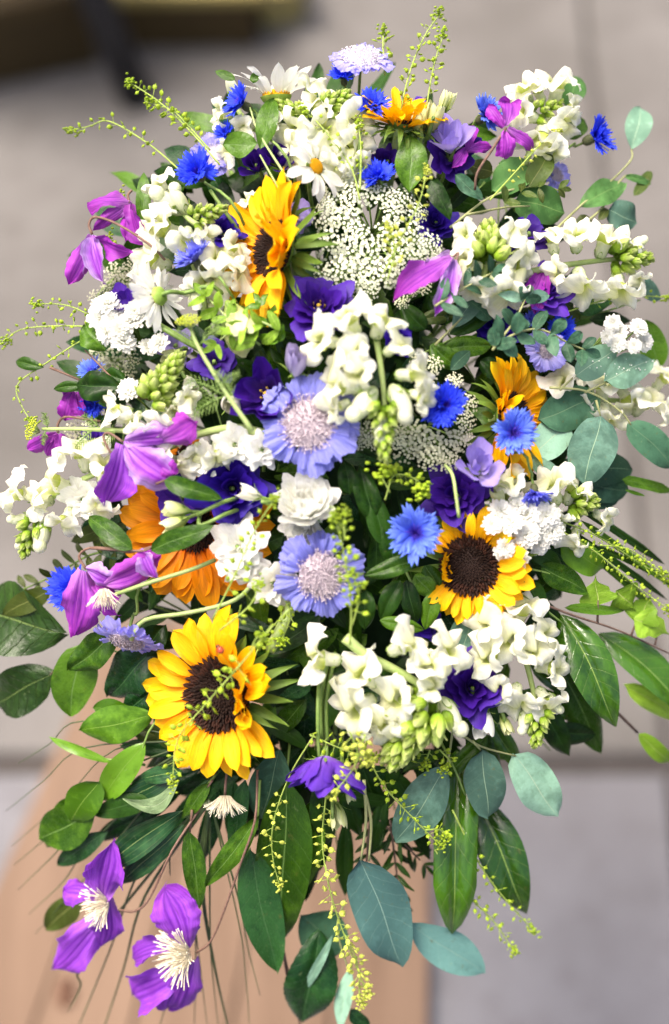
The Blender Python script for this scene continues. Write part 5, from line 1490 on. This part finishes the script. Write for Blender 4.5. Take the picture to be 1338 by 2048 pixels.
sprig('eucalyptus_branch', 'broad blue grey eucalyptus leaf hanging at the bottom centre', 'eucalyptus', [[(728, 1560), (732, 1640), (722, 1720)], [(725, 1570), (742, 1640), (738, 1722)]],
    [(722, 1716, 806, 1934, 152, E(mat='euc_blue', kind='ovate', dz=.006, cup=.1)), (818, 1846, 970, 1946, 84, E(mat='euc_blue', kind='ellip', dz=-.006, label='grey green leaf pointing right')), (600, 1830, 690, 1900, 100, E(mat='euc_dark', dz=-.03, kind='ellip'))], 'euc_stem', sr=.0016, dz=.012, mat='euc', kind='round')
sprig('eucalyptus_branch', 'grey eucalyptus leaf under the green snapdragon tip at the front', 'eucalyptus', [[(908, 1440), (900, 1500), (893, 1535)]], [(894, 1532, 792, 1684, 92, E(mat='euc', kind='ellip', cup=.1))], 'euc_stem', dz=.0, mat='euc')
sprig('eucalyptus_branch', 'eucalyptus leaves hanging edge on at the bottom edge', 'eucalyptus', [[(690, 1800), (675, 1860), (700, 1950)]], [(665, 1870, 602, 2000, 26, E(mat='euc_light', kind='lance')), (702, 1935, 678, 2060, 50, E(mat='euc_light', kind='lance', roll=.5)), (700, 2020, 740, 2060, 40, E(mat='leaf_teal'))], 'euc_stem', dz=.0, mat='euc')
sprig('eucalyptus_branch', 'dull green eucalyptus leaves behind the curled clematis', 'eucalyptus', [[(900, 455), (985, 392), (1075, 372), (1130, 385)], [(930, 430), (1010, 415), (1060, 412)]],
    [(1058, 330, 984, 380, 66, E(mat='euc_green')), (1030, 398, 1130, 425, 80, E(mat='euc_green', dz=-.004)), (1058, 375, 1100, 302, 48, E(mat='leaf_olive', dz=.006)), (1060, 345, 1000, 325, 40, E(mat='euc_green', dz=-.01)), (985, 345, 940, 330, 40, E(mat='leaf_olive', dz=-.01))] + pairs([(1000, 410), (1060, 375), (1120, 378)], 4, 34, 16, seed=5, mat='leaf_olive', kind='ellip', dz=.012), 'euc_stem', dz=.0, mat='euc_green', kind='round')
sprig('eucalyptus_branch', 'single eucalyptus leaf behind the top right snapdragon', 'eucalyptus', [[(1120, 250), (1135, 215)]], [(1134, 214, 1156, 146, 52, E(mat='euc_green')), (1135, 275, 1170, 240, 40, E(mat='leaf'))], 'euc_stem', dz=-.02, mat='euc_green', kind='round')
sprig('eucalyptus_branch', 'dull blue eucalyptus leaf below the small round sunflower', 'eucalyptus', [[(955, 1200), (945, 1230)]], [(945, 1225, 918, 1330, 74, E(mat='euc')), (905, 1350, 935, 1420, 50, E(mat='euc'))], 'euc_stem', dz=-.012, mat='euc', kind='round')
a = [(870, 612), (930, 575), (985, 545)]
b = [(985, 692), (1040, 664), (1085, 660), (1135, 685), (1170, 700)]
c = [(985, 700), (1030, 640), (1052, 595)]
sprig('eucalyptus_twig', 'fine leaved eucalyptus twig left of the greenish snapdragon', 'eucalyptus', [a], pairs(a, 5, 50, 22, seed=1, mat='euc_dark', kind='ellip', dz=.03) , 'euc_stem', dz=.030, mat='euc', kind='ellip')
sprig('eucalyptus_twig', 'fine leaved eucalyptus twig crossing above the right sunflower', 'eucalyptus', [b, c], pairs(b, 6, 50, 30, seed=2, mat='euc_dark', kind='ellip', dz=.03) + [(1052, 598, 1102, 588, 28, E(mat='euc')), (1052, 598, 998, 588, 22, E(mat='euc_light'))] + pairs(c, 3, 38, 28, seed=3, mat='euc_dark', kind='round', dz=.03), 'euc_stem', dz=.030, mat='euc', kind='ellip')
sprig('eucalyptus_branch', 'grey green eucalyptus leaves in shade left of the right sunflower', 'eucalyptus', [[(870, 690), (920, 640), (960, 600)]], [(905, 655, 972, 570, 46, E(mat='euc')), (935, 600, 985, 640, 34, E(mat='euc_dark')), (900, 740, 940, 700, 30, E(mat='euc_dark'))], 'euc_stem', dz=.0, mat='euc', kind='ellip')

# ---- green leaves
sprig('ruscus_branch', 'bright green smooth oval leaves at the lower left', 'foliage', [[(400, 1400, -.02), (310, 1445), (270, 1530), (200, 1600)], [(290, 1530), (160, 1510)]],
    [(308, 1430, 160, 1462, 78, E(mat='leaf_bright', kind='ellip', cup=.25)), (222, 1525, 98, 1474, 28, E(mat='leaf_bright', kind='lance', bend=.3)), (290, 1485, 198, 1600, 84, E(mat='leaf_bright', kind='lance', bend=.4, fold=.2)), (198, 1562, 140, 1640, 74, E(mat='leaf_bright', kind='round', dz=.01)), (190, 1620, 78, 1680, 92, E(mat='leaf', kind='ellip', dz=.004)), (262, 1420, 186, 1416, 44, E(mat='leaf_bright', kind='ellip', dz=-.008)), (185, 1585, 95, 1690, 80, E(mat='leaf', kind='ellip', dz=-.004)), (325, 1410, 335, 1500, 60, E(mat='leaf_olive', dz=-.02))], dz=.0, mat='leaf_bright')
sprig('beech_branch', 'dark ribbed beech leaves at the left edge below the snapdragon', 'foliage', [[(300, 1300, -.03), (180, 1290), (110, 1340), (60, 1400)]],
    [(128, 1265, -70, 1215, 150, E(mat='leaf_rib', kind='ellip', ribs=.022, bend=.2)), (110, 1345, -20, 1412, 100, E(mat='leaf_rib', kind='ellip', ribs=.025)), (160, 1290, 140, 1432, 118, E(mat='leaf', kind='ovate', fold=.25)), (100, 1180, 5, 1230, 60, E(mat='leaf_olive', dz=-.01))], 'twig', dz=-.012, mat='leaf_rib')
sprig('salal_branch', 'dark heart shaped leaves under the drooping lilac scabious', 'foliage', [[(380, 1330, -.03), (300, 1320), (220, 1300)]],
    [(318, 1290, 215, 1395, 124, E(mat='leaf_teal', kind='ovate')), (230, 1270, 140, 1340, 90, E(mat='leaf', dz=.004)), (330, 1370, 250, 1420, 90, E(mat='leaf_teal')), (330, 1250, 270, 1330, 80, E(mat='leaf_dark'))], dz=-.02, mat='leaf_teal')
sprig('ruscus_branch', 'long dark leaves with pale lengthwise veins above the left corner clematis', 'foliage', [[(440, 1540, -.03), (370, 1620), (300, 1660)]],
    [(362, 1622, 195, 1738, 84, E(mat='leaf_line', kind='lance', fold=.25, dz=.012)), (368, 1650, 235, 1770, 66, E(mat='leaf_line', kind='lance', dz=.006)), (345, 1550, 215, 1620, 62, E(mat='leaf_line', kind='ovate', dz=.002)), (215, 1660, 115, 1728, 62, E(mat='leaf_teal', kind='lance')), (165, 1790, 92, 1858, 58, E(mat='leaf_olive', kind='ellip', dz=-.008, label='browning leaf behind the clematis')), (225, 1690, 190, 1830, 56, E(mat='leaf_line', dz=-.012)), (320, 1560, 260, 1570, 50, E(mat='leaf_line', dz=-.006)), (365, 1540, 270, 1560, 46, E(mat='leaf_line', dz=.004)), (300, 1600, 185, 1625, 60, E(mat='leaf_dark', dz=.006))], dz=-.006, mat='leaf_line')
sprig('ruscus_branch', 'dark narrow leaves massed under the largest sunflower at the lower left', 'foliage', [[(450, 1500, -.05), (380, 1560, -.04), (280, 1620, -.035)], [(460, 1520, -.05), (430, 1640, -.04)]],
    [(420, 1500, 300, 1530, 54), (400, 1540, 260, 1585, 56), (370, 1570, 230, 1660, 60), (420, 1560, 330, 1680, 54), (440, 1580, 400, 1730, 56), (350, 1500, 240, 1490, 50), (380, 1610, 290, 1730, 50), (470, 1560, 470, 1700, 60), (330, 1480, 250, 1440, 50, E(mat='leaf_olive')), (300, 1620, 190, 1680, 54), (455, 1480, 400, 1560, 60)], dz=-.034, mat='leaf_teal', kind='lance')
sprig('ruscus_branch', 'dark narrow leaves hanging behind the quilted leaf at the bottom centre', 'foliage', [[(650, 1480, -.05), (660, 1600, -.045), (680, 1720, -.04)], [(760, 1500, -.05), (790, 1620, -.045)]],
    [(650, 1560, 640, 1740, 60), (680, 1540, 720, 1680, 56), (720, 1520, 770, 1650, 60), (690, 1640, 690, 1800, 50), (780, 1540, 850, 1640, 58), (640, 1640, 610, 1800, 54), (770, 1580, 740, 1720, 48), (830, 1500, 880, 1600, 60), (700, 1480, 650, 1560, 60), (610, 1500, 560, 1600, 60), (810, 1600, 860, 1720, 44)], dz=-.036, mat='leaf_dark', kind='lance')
sprig('sage_leaf', 'curled pale grey green leaf hooked below the bright ruscus', 'leaf', [], [(358, 1560, 246, 1596, 46, E(mat='leaf_pale', kind='lance', side=-.24, bend=.3, nv=18))], dz=.018, mat='leaf_pale')
sprig('clematis_leaf', 'clematis leaves at the left in front of the orange sunflower', 'foliage', [[(180, 1096, .0), (275, 1102), (300, 1098)]],
    [(266, 1098, 172, 1030, 56, E(mat='leaf', kind='ovate')), (302, 1100, 425, 1052, 58, E(mat='leaf', kind='ovate'))], 'vine', dz=.034, mat='leaf')
sprig('clematis_leaf', 'green clematis leaf between the big clematis and a dark lisianthus', 'leaf', [[(312, 968), (330, 960)]], [(328, 960, 440, 998, 50, E(mat='leaf', kind='ovate'))], 'vine', dz=.038, mat='leaf')
sprig('clematis_leaf', 'single green leaf hanging left of the long blades at the bottom', 'leaf', [[(384, 1620), (380, 1665)]], [(380, 1662, 400, 1818, 60, E(mat='leaf', kind='ovate', fold=.2))], 'vine', dz=.012, mat='leaf')
sprig('clematis_leaf', 'small green leaf under the largest sunflower pointing down left', 'leaf', [[(425, 1560), (415, 1575)]], [(418, 1565, 362, 1642, 42, E(mat='leaf', kind='ovate'))], 'vine', dz=.01, mat='leaf')
sprig('salal_branch', 'broad quilted dark leaves hanging below the violet lisianthus', 'foliage', [[(580, 1480, -.03), (572, 1570)], [(520, 1560), (515, 1660)]],
    [(572, 1562, 562, 1900, 150, E(mat='leaf', kind='ovate', ribs=.022, label='broad quilted leaf')), (500, 1700, 552, 1942, 110, E(mat='leaf_teal', kind='ovate', dz=.004)), (640, 1560, 655, 1700, 70, E(mat='leaf_dark')), (520, 1630, 412, 1772, 62, E(mat='leaf', kind='lance', dz=.014, fold=.25)), (490, 1560, 460, 1720, 50, E(mat='leaf_teal', dz=-.004)), (560, 1500, 520, 1650, 90, E(mat='euc_dark', kind='ellip', dz=-.006)), (625, 1600, 600, 1800, 90, E(mat='leaf', dz=-.008))], dz=.0, mat='leaf')
sprig('rose_leaf', 'dark toothed leaf at the bottom edge left of the eucalyptus', 'leaf', [[(560, 1870), (575, 1960)], [(562, 1880), (600, 2048)]], [(640, 1862, 605, 2045, 108, E(mat='leaf_teal', kind='ellip', tooth=.06, nv=28))], 'twig', dz=-.014, mat='leaf_teal')
sprig('laurel_branch', 'long glossy willow shaped leaves sweeping off the right edge', 'foliage', [[(950, 1160, -.04), (1060, 1200), (1130, 1250)]],
    [(1125, 1228, 1238, 1458, 122, E(mat='leaf_gloss', kind='laurel', fold=.28, bend=.35, dz=-.02, dzt=.026)), (1200, 1265, 1380, 1430, 108, E(mat='leaf_gloss', kind='laurel', dz=-.03, dzt=.0, bend=.35, roll=-.35, fold=.25)), (1100, 1300, 1210, 1512, 104, E(mat='leaf', kind='lance', dz=-.026, bend=.1)), (1250, 1370, 1370, 1440, 60, E(mat='leaf_lime', dz=-.02)), (1070, 1400, 1140, 1512, 70, E(mat='leaf_dark', dz=-.02)), (1100, 1460, 1190, 1470, 60, E(mat='leaf_dark', dz=-.026)), (1060, 1230, 1100, 1350, 80, E(mat='leaf_dark', dz=-.024))], dz=.004, mat='leaf_gloss')
sprig('laurel_branch', 'dark lance leaves fanned out under the lower right snapdragon', 'foliage', [[(960, 1400, -.05), (1040, 1440, -.045), (1100, 1500, -.04)]],
    [(1010, 1400, 1120, 1470, 60), (1040, 1380, 1180, 1440, 64), (1060, 1330, 1190, 1400, 66), (980, 1440, 1040, 1540, 58), (1080, 1270, 1180, 1330, 60), (960, 1460, 1000, 1570, 56)], dz=-.034, mat='leaf_gloss', kind='laurel')
sprig('laurel_branch', 'two long glossy strap leaves hanging at the lower right', 'foliage', [[(880, 1480, -.03), (910, 1540), (930, 1590)]],
    [(912, 1500, 906, 1882, 86, E(mat='leaf_gloss', kind='strap', fold=.15, bend=.45, dz=-.045, dzt=.018, pillow=.3, nu=10, wave=.03)), (950, 1590, 1058, 1838, 124, E(mat='leaf_gloss', kind='laurel', fold=.25, dz=-.045, dzt=.008, bend=.4)), (975, 1470, 880, 1560, 46, E(mat='leaf', dz=-.01)), (930, 1480, 985, 1530, 40, E(mat='leaf_dark', dz=-.01))], dz=.0, mat='leaf_gloss')
sprig('salal_branch', 'speckled green leaves below the white yarrow cluster on the right', 'foliage', [[(1010, 1130, -.02), (1070, 1140), (1110, 1150)]],
    [(1078, 1130, 1176, 1185, 68, E(mat='leaf', kind='ovate')), (1120, 1090, 1210, 1140, 84, E(mat='leaf_bright', kind='ovate', dz=-.006)), (1055, 1160, 1090, 1240, 60, E(mat='leaf_dark')), (1130, 1215, 1250, 1222, 28, E(mat='leaf')), (1065, 1105, 1130, 1135, 50, E(mat='leaf_dark'))], dz=.004, mat='leaf')
sprig('ivy_trail', 'lime ivy on a brown twig at the right edge', 'ivy', [[(1065, 1200), (1150, 1232), (1240, 1262), (1350, 1312)], [(1195, 1245), (1196, 1200)], [(1262, 1272), (1275, 1235)], [(1310, 1290), (1315, 1270)]],
    [(1196, 1210, 1190, 1150, 68, E(kind='ivy')), (1232, 1180, 1275, 1222, 70, E(kind='ivy')), (1275, 1248, 1305, 1185, 66, E(kind='ivy')), (1268, 1236, 1344, 1270, 56, E(kind='ivy'))], 'twig', dz=.004, mat='leaf_lime')
sprig('beech_branch', 'bare brown twig with one green leaf at the lower right edge', 'twig', [[(1000, 1280, -.02), (1140, 1320), (1200, 1390), (1275, 1465)]], [(1278, 1470, 1350, 1532, 46, E(mat='leaf_lime', kind='ovate', wave=.12))], 'twig', sr=.0022, dz=-.010, mat='leaf_lime')
sprig('ruscus_branch', 'dark ruscus leaves at the centre left of the light blue cornflower', 'foliage', [[(850, 1240, -.02), (820, 1160), (770, 1060), (740, 980)]],
    [(745, 1040, 720, 930, 66), (770, 1090, 745, 985, 64), (790, 1130, 770, 1030, 62), (835, 1120, 728, 1152, 50, E(mat='leaf', dz=.01)), (800, 1160, 760, 1240, 56), (830, 1150, 868, 1195, 56, E(mat='leaf')), (812, 1160, 832, 1250, 52), (760, 1140, 700, 1170, 46), (850, 1130, 880, 1180, 46, E(mat='leaf')), (730, 1180, 730, 1260, 56), (700, 990, 690, 920, 56), (870, 1180, 850, 1260, 50, E(mat='leaf')), (760, 1240, 850, 1260, 40, E(mat='leaf', dz=.006))], dz=-.004, mat='leaf_dark')
sprig('ruscus_branch', 'dark ruscus leaves in the shade right of the central snapdragon', 'foliage', [[(820, 720, -.02), (880, 690), (960, 650)]],
    [(880, 700, 985, 690, 60, E(mat='leaf', kind='lance')), (900, 670, 1000, 610, 50), (860, 690, 920, 740, 56, E(mat='leaf')), (850, 660, 800, 610, 56), (890, 650, 860, 590, 50), (940, 640, 920, 580, 46), (960, 720, 1010, 760, 50), (840, 640, 910, 630, 40, E(mat='leaf_olive'))], dz=-.010, mat='leaf_dark')
sprig('salal_branch', 'broad dark green leaf at the top beside the lime buds', 'leaf', [[(830, 400, -.02), (822, 370)]], [(820, 385, 822, 272, 66, E(mat='leaf', kind='ellip')), (860, 360, 900, 440, 50, E(mat='leaf_dark')), (910, 350, 965, 400, 40, E(mat='euc_dark')), (780, 420, 830, 350, 40, E(mat='leaf_dark', dz=-.02))], dz=.014, mat='leaf')
sprig('lisianthus_leaf', 'soft green leaves crossing at the upper left under the daisy', 'foliage', [[(590, 380, 0), (520, 270), (500, 215)], [(570, 400), (520, 310)]], [(515, 288, 446, 290, 54, E(mat='leaf', kind='ellip')), (520, 300, 548, 188, 44, E(mat='leaf', kind='ellip')), (470, 160, 430, 142, 24, E(mat='leaf')), (505, 165, 515, 145, 24, E(mat='leaf_bright'))], 'stem_pale', dz=.018, mat='leaf')
sprig('salal_branch', 'pointed green leaf at the upper left beside the clematis bell', 'leaf', [[(320, 450, -.01), (290, 420)]], [(288, 448, 288, 345, 40, E(mat='leaf', kind='ovate', fold=.2)), (372, 405, 400, 440, 40, E(mat='leaf_dark'))], dz=.0, mat='leaf')
sprig('ruscus_branch', 'dark oval leaves at the left edge above the lime snapdragon tip', 'foliage', [[(300, 800, -.02), (250, 780), (170, 700)], [(100, 735), (160, 760)]],
    [(240, 775, 148, 770, 62, E(mat='leaf_dark', kind='ellip', dz=.012)), (210, 700, 170, 650, 64, E(mat='leaf', kind='ellip')), (165, 770, 108, 778, 30, E(mat='leaf')), (88, 735, 28, 722, 26, E(mat='leaf', kind='ellip')), (245, 830, 200, 846, 36, E(mat='leaf_dark', dz=.004)), (250, 760, 200, 744, 44, E(mat='leaf_dark'))], 'vine', dz=.006, mat='leaf_dark')
mint = [[(520, 690, -.01), (470, 650), (420, 600)], [(560, 660), (500, 640), (440, 680)]]
sprig('mint_sprig', 'fresh lime mint leaves under the big sunflower', 'foliage', mint, pairs([(520, 690), (470, 650), (410, 590)], 5, 50, 30, seed=11, mat='leaf_lime', kind='ovate', dz=.018) + pairs([(570, 665), (500, 645), (430, 690)], 5, 44, 24, seed=12, mat='leaf_lime', kind='ovate', dz=.022) + pairs([(560, 690), (540, 650), (520, 610)], 3, 40, 26, seed=13, mat='leaf_bright', kind='ovate', dz=.014), 'stem_pale', dz=.016, mat='leaf_lime')
fern = [(780, 1640), (790, 1720), (800, 1800)]
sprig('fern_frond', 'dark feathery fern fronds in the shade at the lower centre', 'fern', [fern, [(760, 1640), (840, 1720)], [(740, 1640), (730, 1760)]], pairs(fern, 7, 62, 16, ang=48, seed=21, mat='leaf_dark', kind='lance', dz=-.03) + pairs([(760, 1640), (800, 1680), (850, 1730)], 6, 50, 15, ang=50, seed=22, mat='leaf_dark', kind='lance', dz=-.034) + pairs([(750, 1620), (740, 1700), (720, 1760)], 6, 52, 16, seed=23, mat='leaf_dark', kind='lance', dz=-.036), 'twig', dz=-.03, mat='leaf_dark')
fr2 = [(250, 1100), (180, 1110), (110, 1150), (20, 1190)]
sprig('fern_frond', 'olive green fern frond behind the lower left cornflower', 'fern', [fr2], pairs(fr2, 9, 40, 17, ang=65, seed=24, mat='leaf_olive', kind='ellip', dz=-.022), 'stem', dz=-.022, mat='leaf_olive')
sprig('salal_branch', 'glossy round leaves at the right edge behind the long snapdragon', 'foliage', [[(1150, 640, -.02), (1220, 620), (1280, 600)]], [(1270, 560, 1320, 600, 50, E(mat='euc')), (1150, 620, 1230, 590, 60, E(mat='leaf_teal')), (1290, 640, 1320, 740, 60, E(mat='leaf', kind='ellip')), (1110, 620, 1160, 640, 44, E(mat='leaf_olive')), (1180, 640, 1260, 640, 40, E(mat='leaf_dark')), (1160, 430, 1180, 470, 40, E(mat='leaf_olive'))], dz=-.022, mat='leaf')
sprig('leek_blade', 'thick green grass blade pointing off the right edge', 'leaf', [], [(1245, 958, 1352, 984, 22, E(mat='leaf', kind='strap')), (1250, 980, 1290, 992, 10, E(mat='leaf_bright'))], dz=-.01, mat='leaf')
sprig('palm_blade', 'long dark blades arching at the right below the snapdragon', 'foliage', [], [(1150, 1010, 1330, 1130, 16, E(kind='strap')), (1120, 1050, 1335, 1200, 14, E(kind='strap')), (1150, 1080, 1338, 1240, 16, E(kind='strap', mat='leaf')), (1160, 1040, 1350, 1180, 14, E(kind='strap', mat='leaf')), (1190, 1090, 1345, 1165, 12, E(kind='strap', mat='leaf'))], dz=-.016, mat='leaf_dark')
sprig('salal_branch', 'shaded blue green leaf behind the left snapdragon florets', 'leaf', [], [(260, 1040, 130, 1085, 50, E(mat='leaf_olive')), (250, 1030, 160, 1030, 60, E(mat='leaf_teal')), (250, 1110, 190, 1090, 44, E(mat='leaf_teal'))], dz=-.022, mat='leaf')

BR = random.Random(31)
def blades(label, x, y, tips, dz, w=.0009):
    pos = P(x, y, dz)
    root = thing('bear_grass', label, 'grass', pos, 'fans of thin grass blades')
    for i, t in enumerate(tips):
        mid = t[2] if len(t) > 2 and t[2] else ((t[0] + x) / 2 - 6, (t[1] + y) / 2 + 4)
        mid = (mid[0] + BR.uniform(-14, 14), mid[1] + BR.uniform(-10, 10))
        ww = t[3] if len(t) > 3 else w
        m2 = ((mid[0] + t[0]) / 2 + BR.uniform(-7, 7), (mid[1] + t[1]) / 2 + BR.uniform(-7, 7))
        g = g_tube([Vector((0, 0, 0)), P(mid[0], mid[1], dz + .004) - pos, P(m2[0], m2[1], dz + BR.uniform(-.004, .006)) - pos, P(t[0], t[1], dz) - pos], ww * BR.uniform(.8, 1.3), ww * .3, 5, smooth=5)
        ob('blade', mesh('blade', g, MT['grass']), root)
blades('fan of thin dark grass blades at the lower left', 400, 1480, [(35, 1528, (180, 1450)), (12, 1622, (180, 1490)), (24, 1692, (230, 1500)), (28, 1730, (180, 1610)), (36, 1780, (180, 1650)), (58, 1828, (190, 1690)), (70, 1868, (180, 1730)), (100, 1640, (250, 1540))], -.008)
blades('fan of thin grass blades hanging to the bottom left edge', 420, 1600, [(136, 2024, (170, 1900), .0014), (150, 2070, (290, 1740), .0018), (200, 2080, (300, 1780), .0018), (310, 2080, None, .0012), (388, 2080, (395, 1800), .0010), (418, 2080, (400, 1800)), (440, 2080, (420, 1850)), (462, 2080, (418, 1780), .0020), (500, 2070, (470, 1850)), (520, 1990, (480, 1800)), (340, 1750, (360, 1680), .0016)], -.012)

# loose green stems that cross open gaps
for i, (lab, pts, r0, mat) in enumerate((
        ('pair of green stems rising above the hanging violet lisianthus', [(642, 1478, .016), (640, 1400, .006), (655, 1320, -.01)], .0026, 'stem'),
        ('thick green stem beside the lower scabious', [(540, 1300, .0), (575, 1230, .004), (590, 1180, -.01)], .0050, 'stem_pale'),
        ('curved green stem arching over the small round sunflower', [(918, 1035, .034), (912, 990, .036), (905, 950, .03), (890, 930, .01)], .0014, 'stem_pale'),
        ('long curved green stem left of the largest sunflower', [(262, 1280, .03), (290, 1240, .032), (380, 1225, .03), (470, 1200, .02), (520, 1150, .0)], .0018, 'stem_pale'),
        ('green stem arching over the lower left clematis', [(232, 1188, .03), (300, 1165, .03), (380, 1140, .02), (430, 1120, 0)], .0018, 'stem_pale'),
        ('row of dark stems under the left yarrow cluster', [(290, 635, .01), (340, 665, .012), (400, 700, .0)], .0022, 'stem'),
        ('slanting green stem at the upper left beside the cornflower', [(420, 380, .008), (455, 430, .004), (490, 480, -.01)], .0016, 'stem'),
        ('straight green stem below the white daisy eye', [(720, 250, .012), (718, 300, .012), (720, 370, .0)], .0014, 'stem'))):
    pos = P(*pts[0])
    root = thing('green_stalk', lab, 'stalk', pos, 'loose flower stalks')
    stem_on(root, pos, pts, r0, r0, mat)
    if i in (0, 5):
        stem_on(root, pos, [(p[0] + 12, p[1] + 3, p[2] - .004) for p in pts], r0 * .8, r0 * .8, mat)

# ---- ladybird
lp = P(441, 1300, .049)
lb = thing('ladybird', 'orange spotted ladybird on a petal of the largest sunflower', 'ladybird', lp)
L = M_PX(9, lp.z)
A = axes((.1, .2, 1), R(35))
ob('shell', mesh('shell', g_ball(L * .78, L, L * .62, 8, 14), MT['red']), lb, A)
ob('head', mesh('head', g_ball(L * .5, L * .36, L * .34, 6, 10), MT['black']), lb, A @ T((0, L * 1.02, -L * .05)))
for x, y in ((-.38, .35), (.38, .35), (-.42, -.3), (.42, -.3), (0, .55), (0, -.55)):
    z = .62 * math.sqrt(max(.02, 1 - (x / .78) ** 2 - y * y))
    ob('spot', cached('spot', lambda: mesh('spot', g_ball(L * .19, L * .19, L * .07, 4, 8), MT['black'])), lb, A @ T((x * L, y * L, z * L)))
for x in (-1, 1):
    for y in (-.45, 0, .45):
        ob('leg', mesh('leg', g_tube([(x * L * .5, y * L, -L * .2), (x * L * .95, y * L, -L * .1), (x * L * 1.15, y * L * 1.2, -L * .5)], L * .06, L * .05, 4, smooth=1), MT['black']), lb, A)

# ---- filler greenery deep between the flowers: one leafy branch to each part of the spray
FILL = [(300, 470, 'under the upper left snapdragon'), (240, 640, 'under the left yarrow cluster'), (250, 800, 'behind the lime green snapdragon tip'), (300, 980, 'behind the big violet clematis bell'),
        (400, 700, 'under the long dill stem'), (460, 340, 'under the vivid upper left cornflower'), (560, 260, 'under the top daisy'), (700, 300, 'under the pale cream top snapdragon'), (880, 380, 'right of the lace flower'),
        (1000, 330, 'behind the curled top right clematis'), (620, 700, 'under the violet rose lisianthus'), (880, 640, 'right of the central snapdragon'), (1080, 620, 'behind the fine eucalyptus twigs'),
        (1060, 900, 'behind the right sunflower'), (900, 930, 'under the creamy right lace flower'), (720, 1000, 'right of the round white ranunculus'), (520, 1060, 'left of the round white ranunculus'), (560, 1260, 'right of the largest sunflower'),
        (760, 1220, 'above the large front snapdragon'), (980, 1180, 'under the small round sunflower'), (420, 1250, 'above the largest sunflower'), (640, 1420, 'behind the hanging violet lisianthus'), (820, 1480, 'behind the front snapdragon tip'), (450, 1500, 'below the largest sunflower'), (980, 1420, 'behind the lower right snapdragon')]
q = random.Random(77)
def inside(x, y):
    if y < 1250:
        return ((x - 670) / 480) ** 2 + ((y - 830) / 630) ** 2 < 1
    return 330 < x < 1030 and y < 1600 and abs(x - 660) < 390 - (y - 1250) * .45
bag = [[] for _ in FILL]
n = 0
while n < 620:
    x, y = q.uniform(160, 1170), q.uniform(190, 1600)
    if not inside(x, y):
        continue
    n += 1
    k = min(range(len(FILL)), key=lambda i: (FILL[i][0] - x) ** 2 + (FILL[i][1] - y) ** 2)
    a = math.atan2(900 - y, x - 660) + q.uniform(-1.6, 1.6)
    l = q.uniform(80, 140)
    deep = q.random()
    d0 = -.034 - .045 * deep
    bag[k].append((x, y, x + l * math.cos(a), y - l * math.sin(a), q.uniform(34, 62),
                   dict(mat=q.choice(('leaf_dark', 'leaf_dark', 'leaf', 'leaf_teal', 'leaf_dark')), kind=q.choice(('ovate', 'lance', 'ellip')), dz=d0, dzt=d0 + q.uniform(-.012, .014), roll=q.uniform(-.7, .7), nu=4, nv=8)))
for (x, y, where), lv in zip(FILL, bag):
    far = sorted(lv, key=lambda l: -(l[0] - x) ** 2 - (l[1] - y) ** 2)[:5]
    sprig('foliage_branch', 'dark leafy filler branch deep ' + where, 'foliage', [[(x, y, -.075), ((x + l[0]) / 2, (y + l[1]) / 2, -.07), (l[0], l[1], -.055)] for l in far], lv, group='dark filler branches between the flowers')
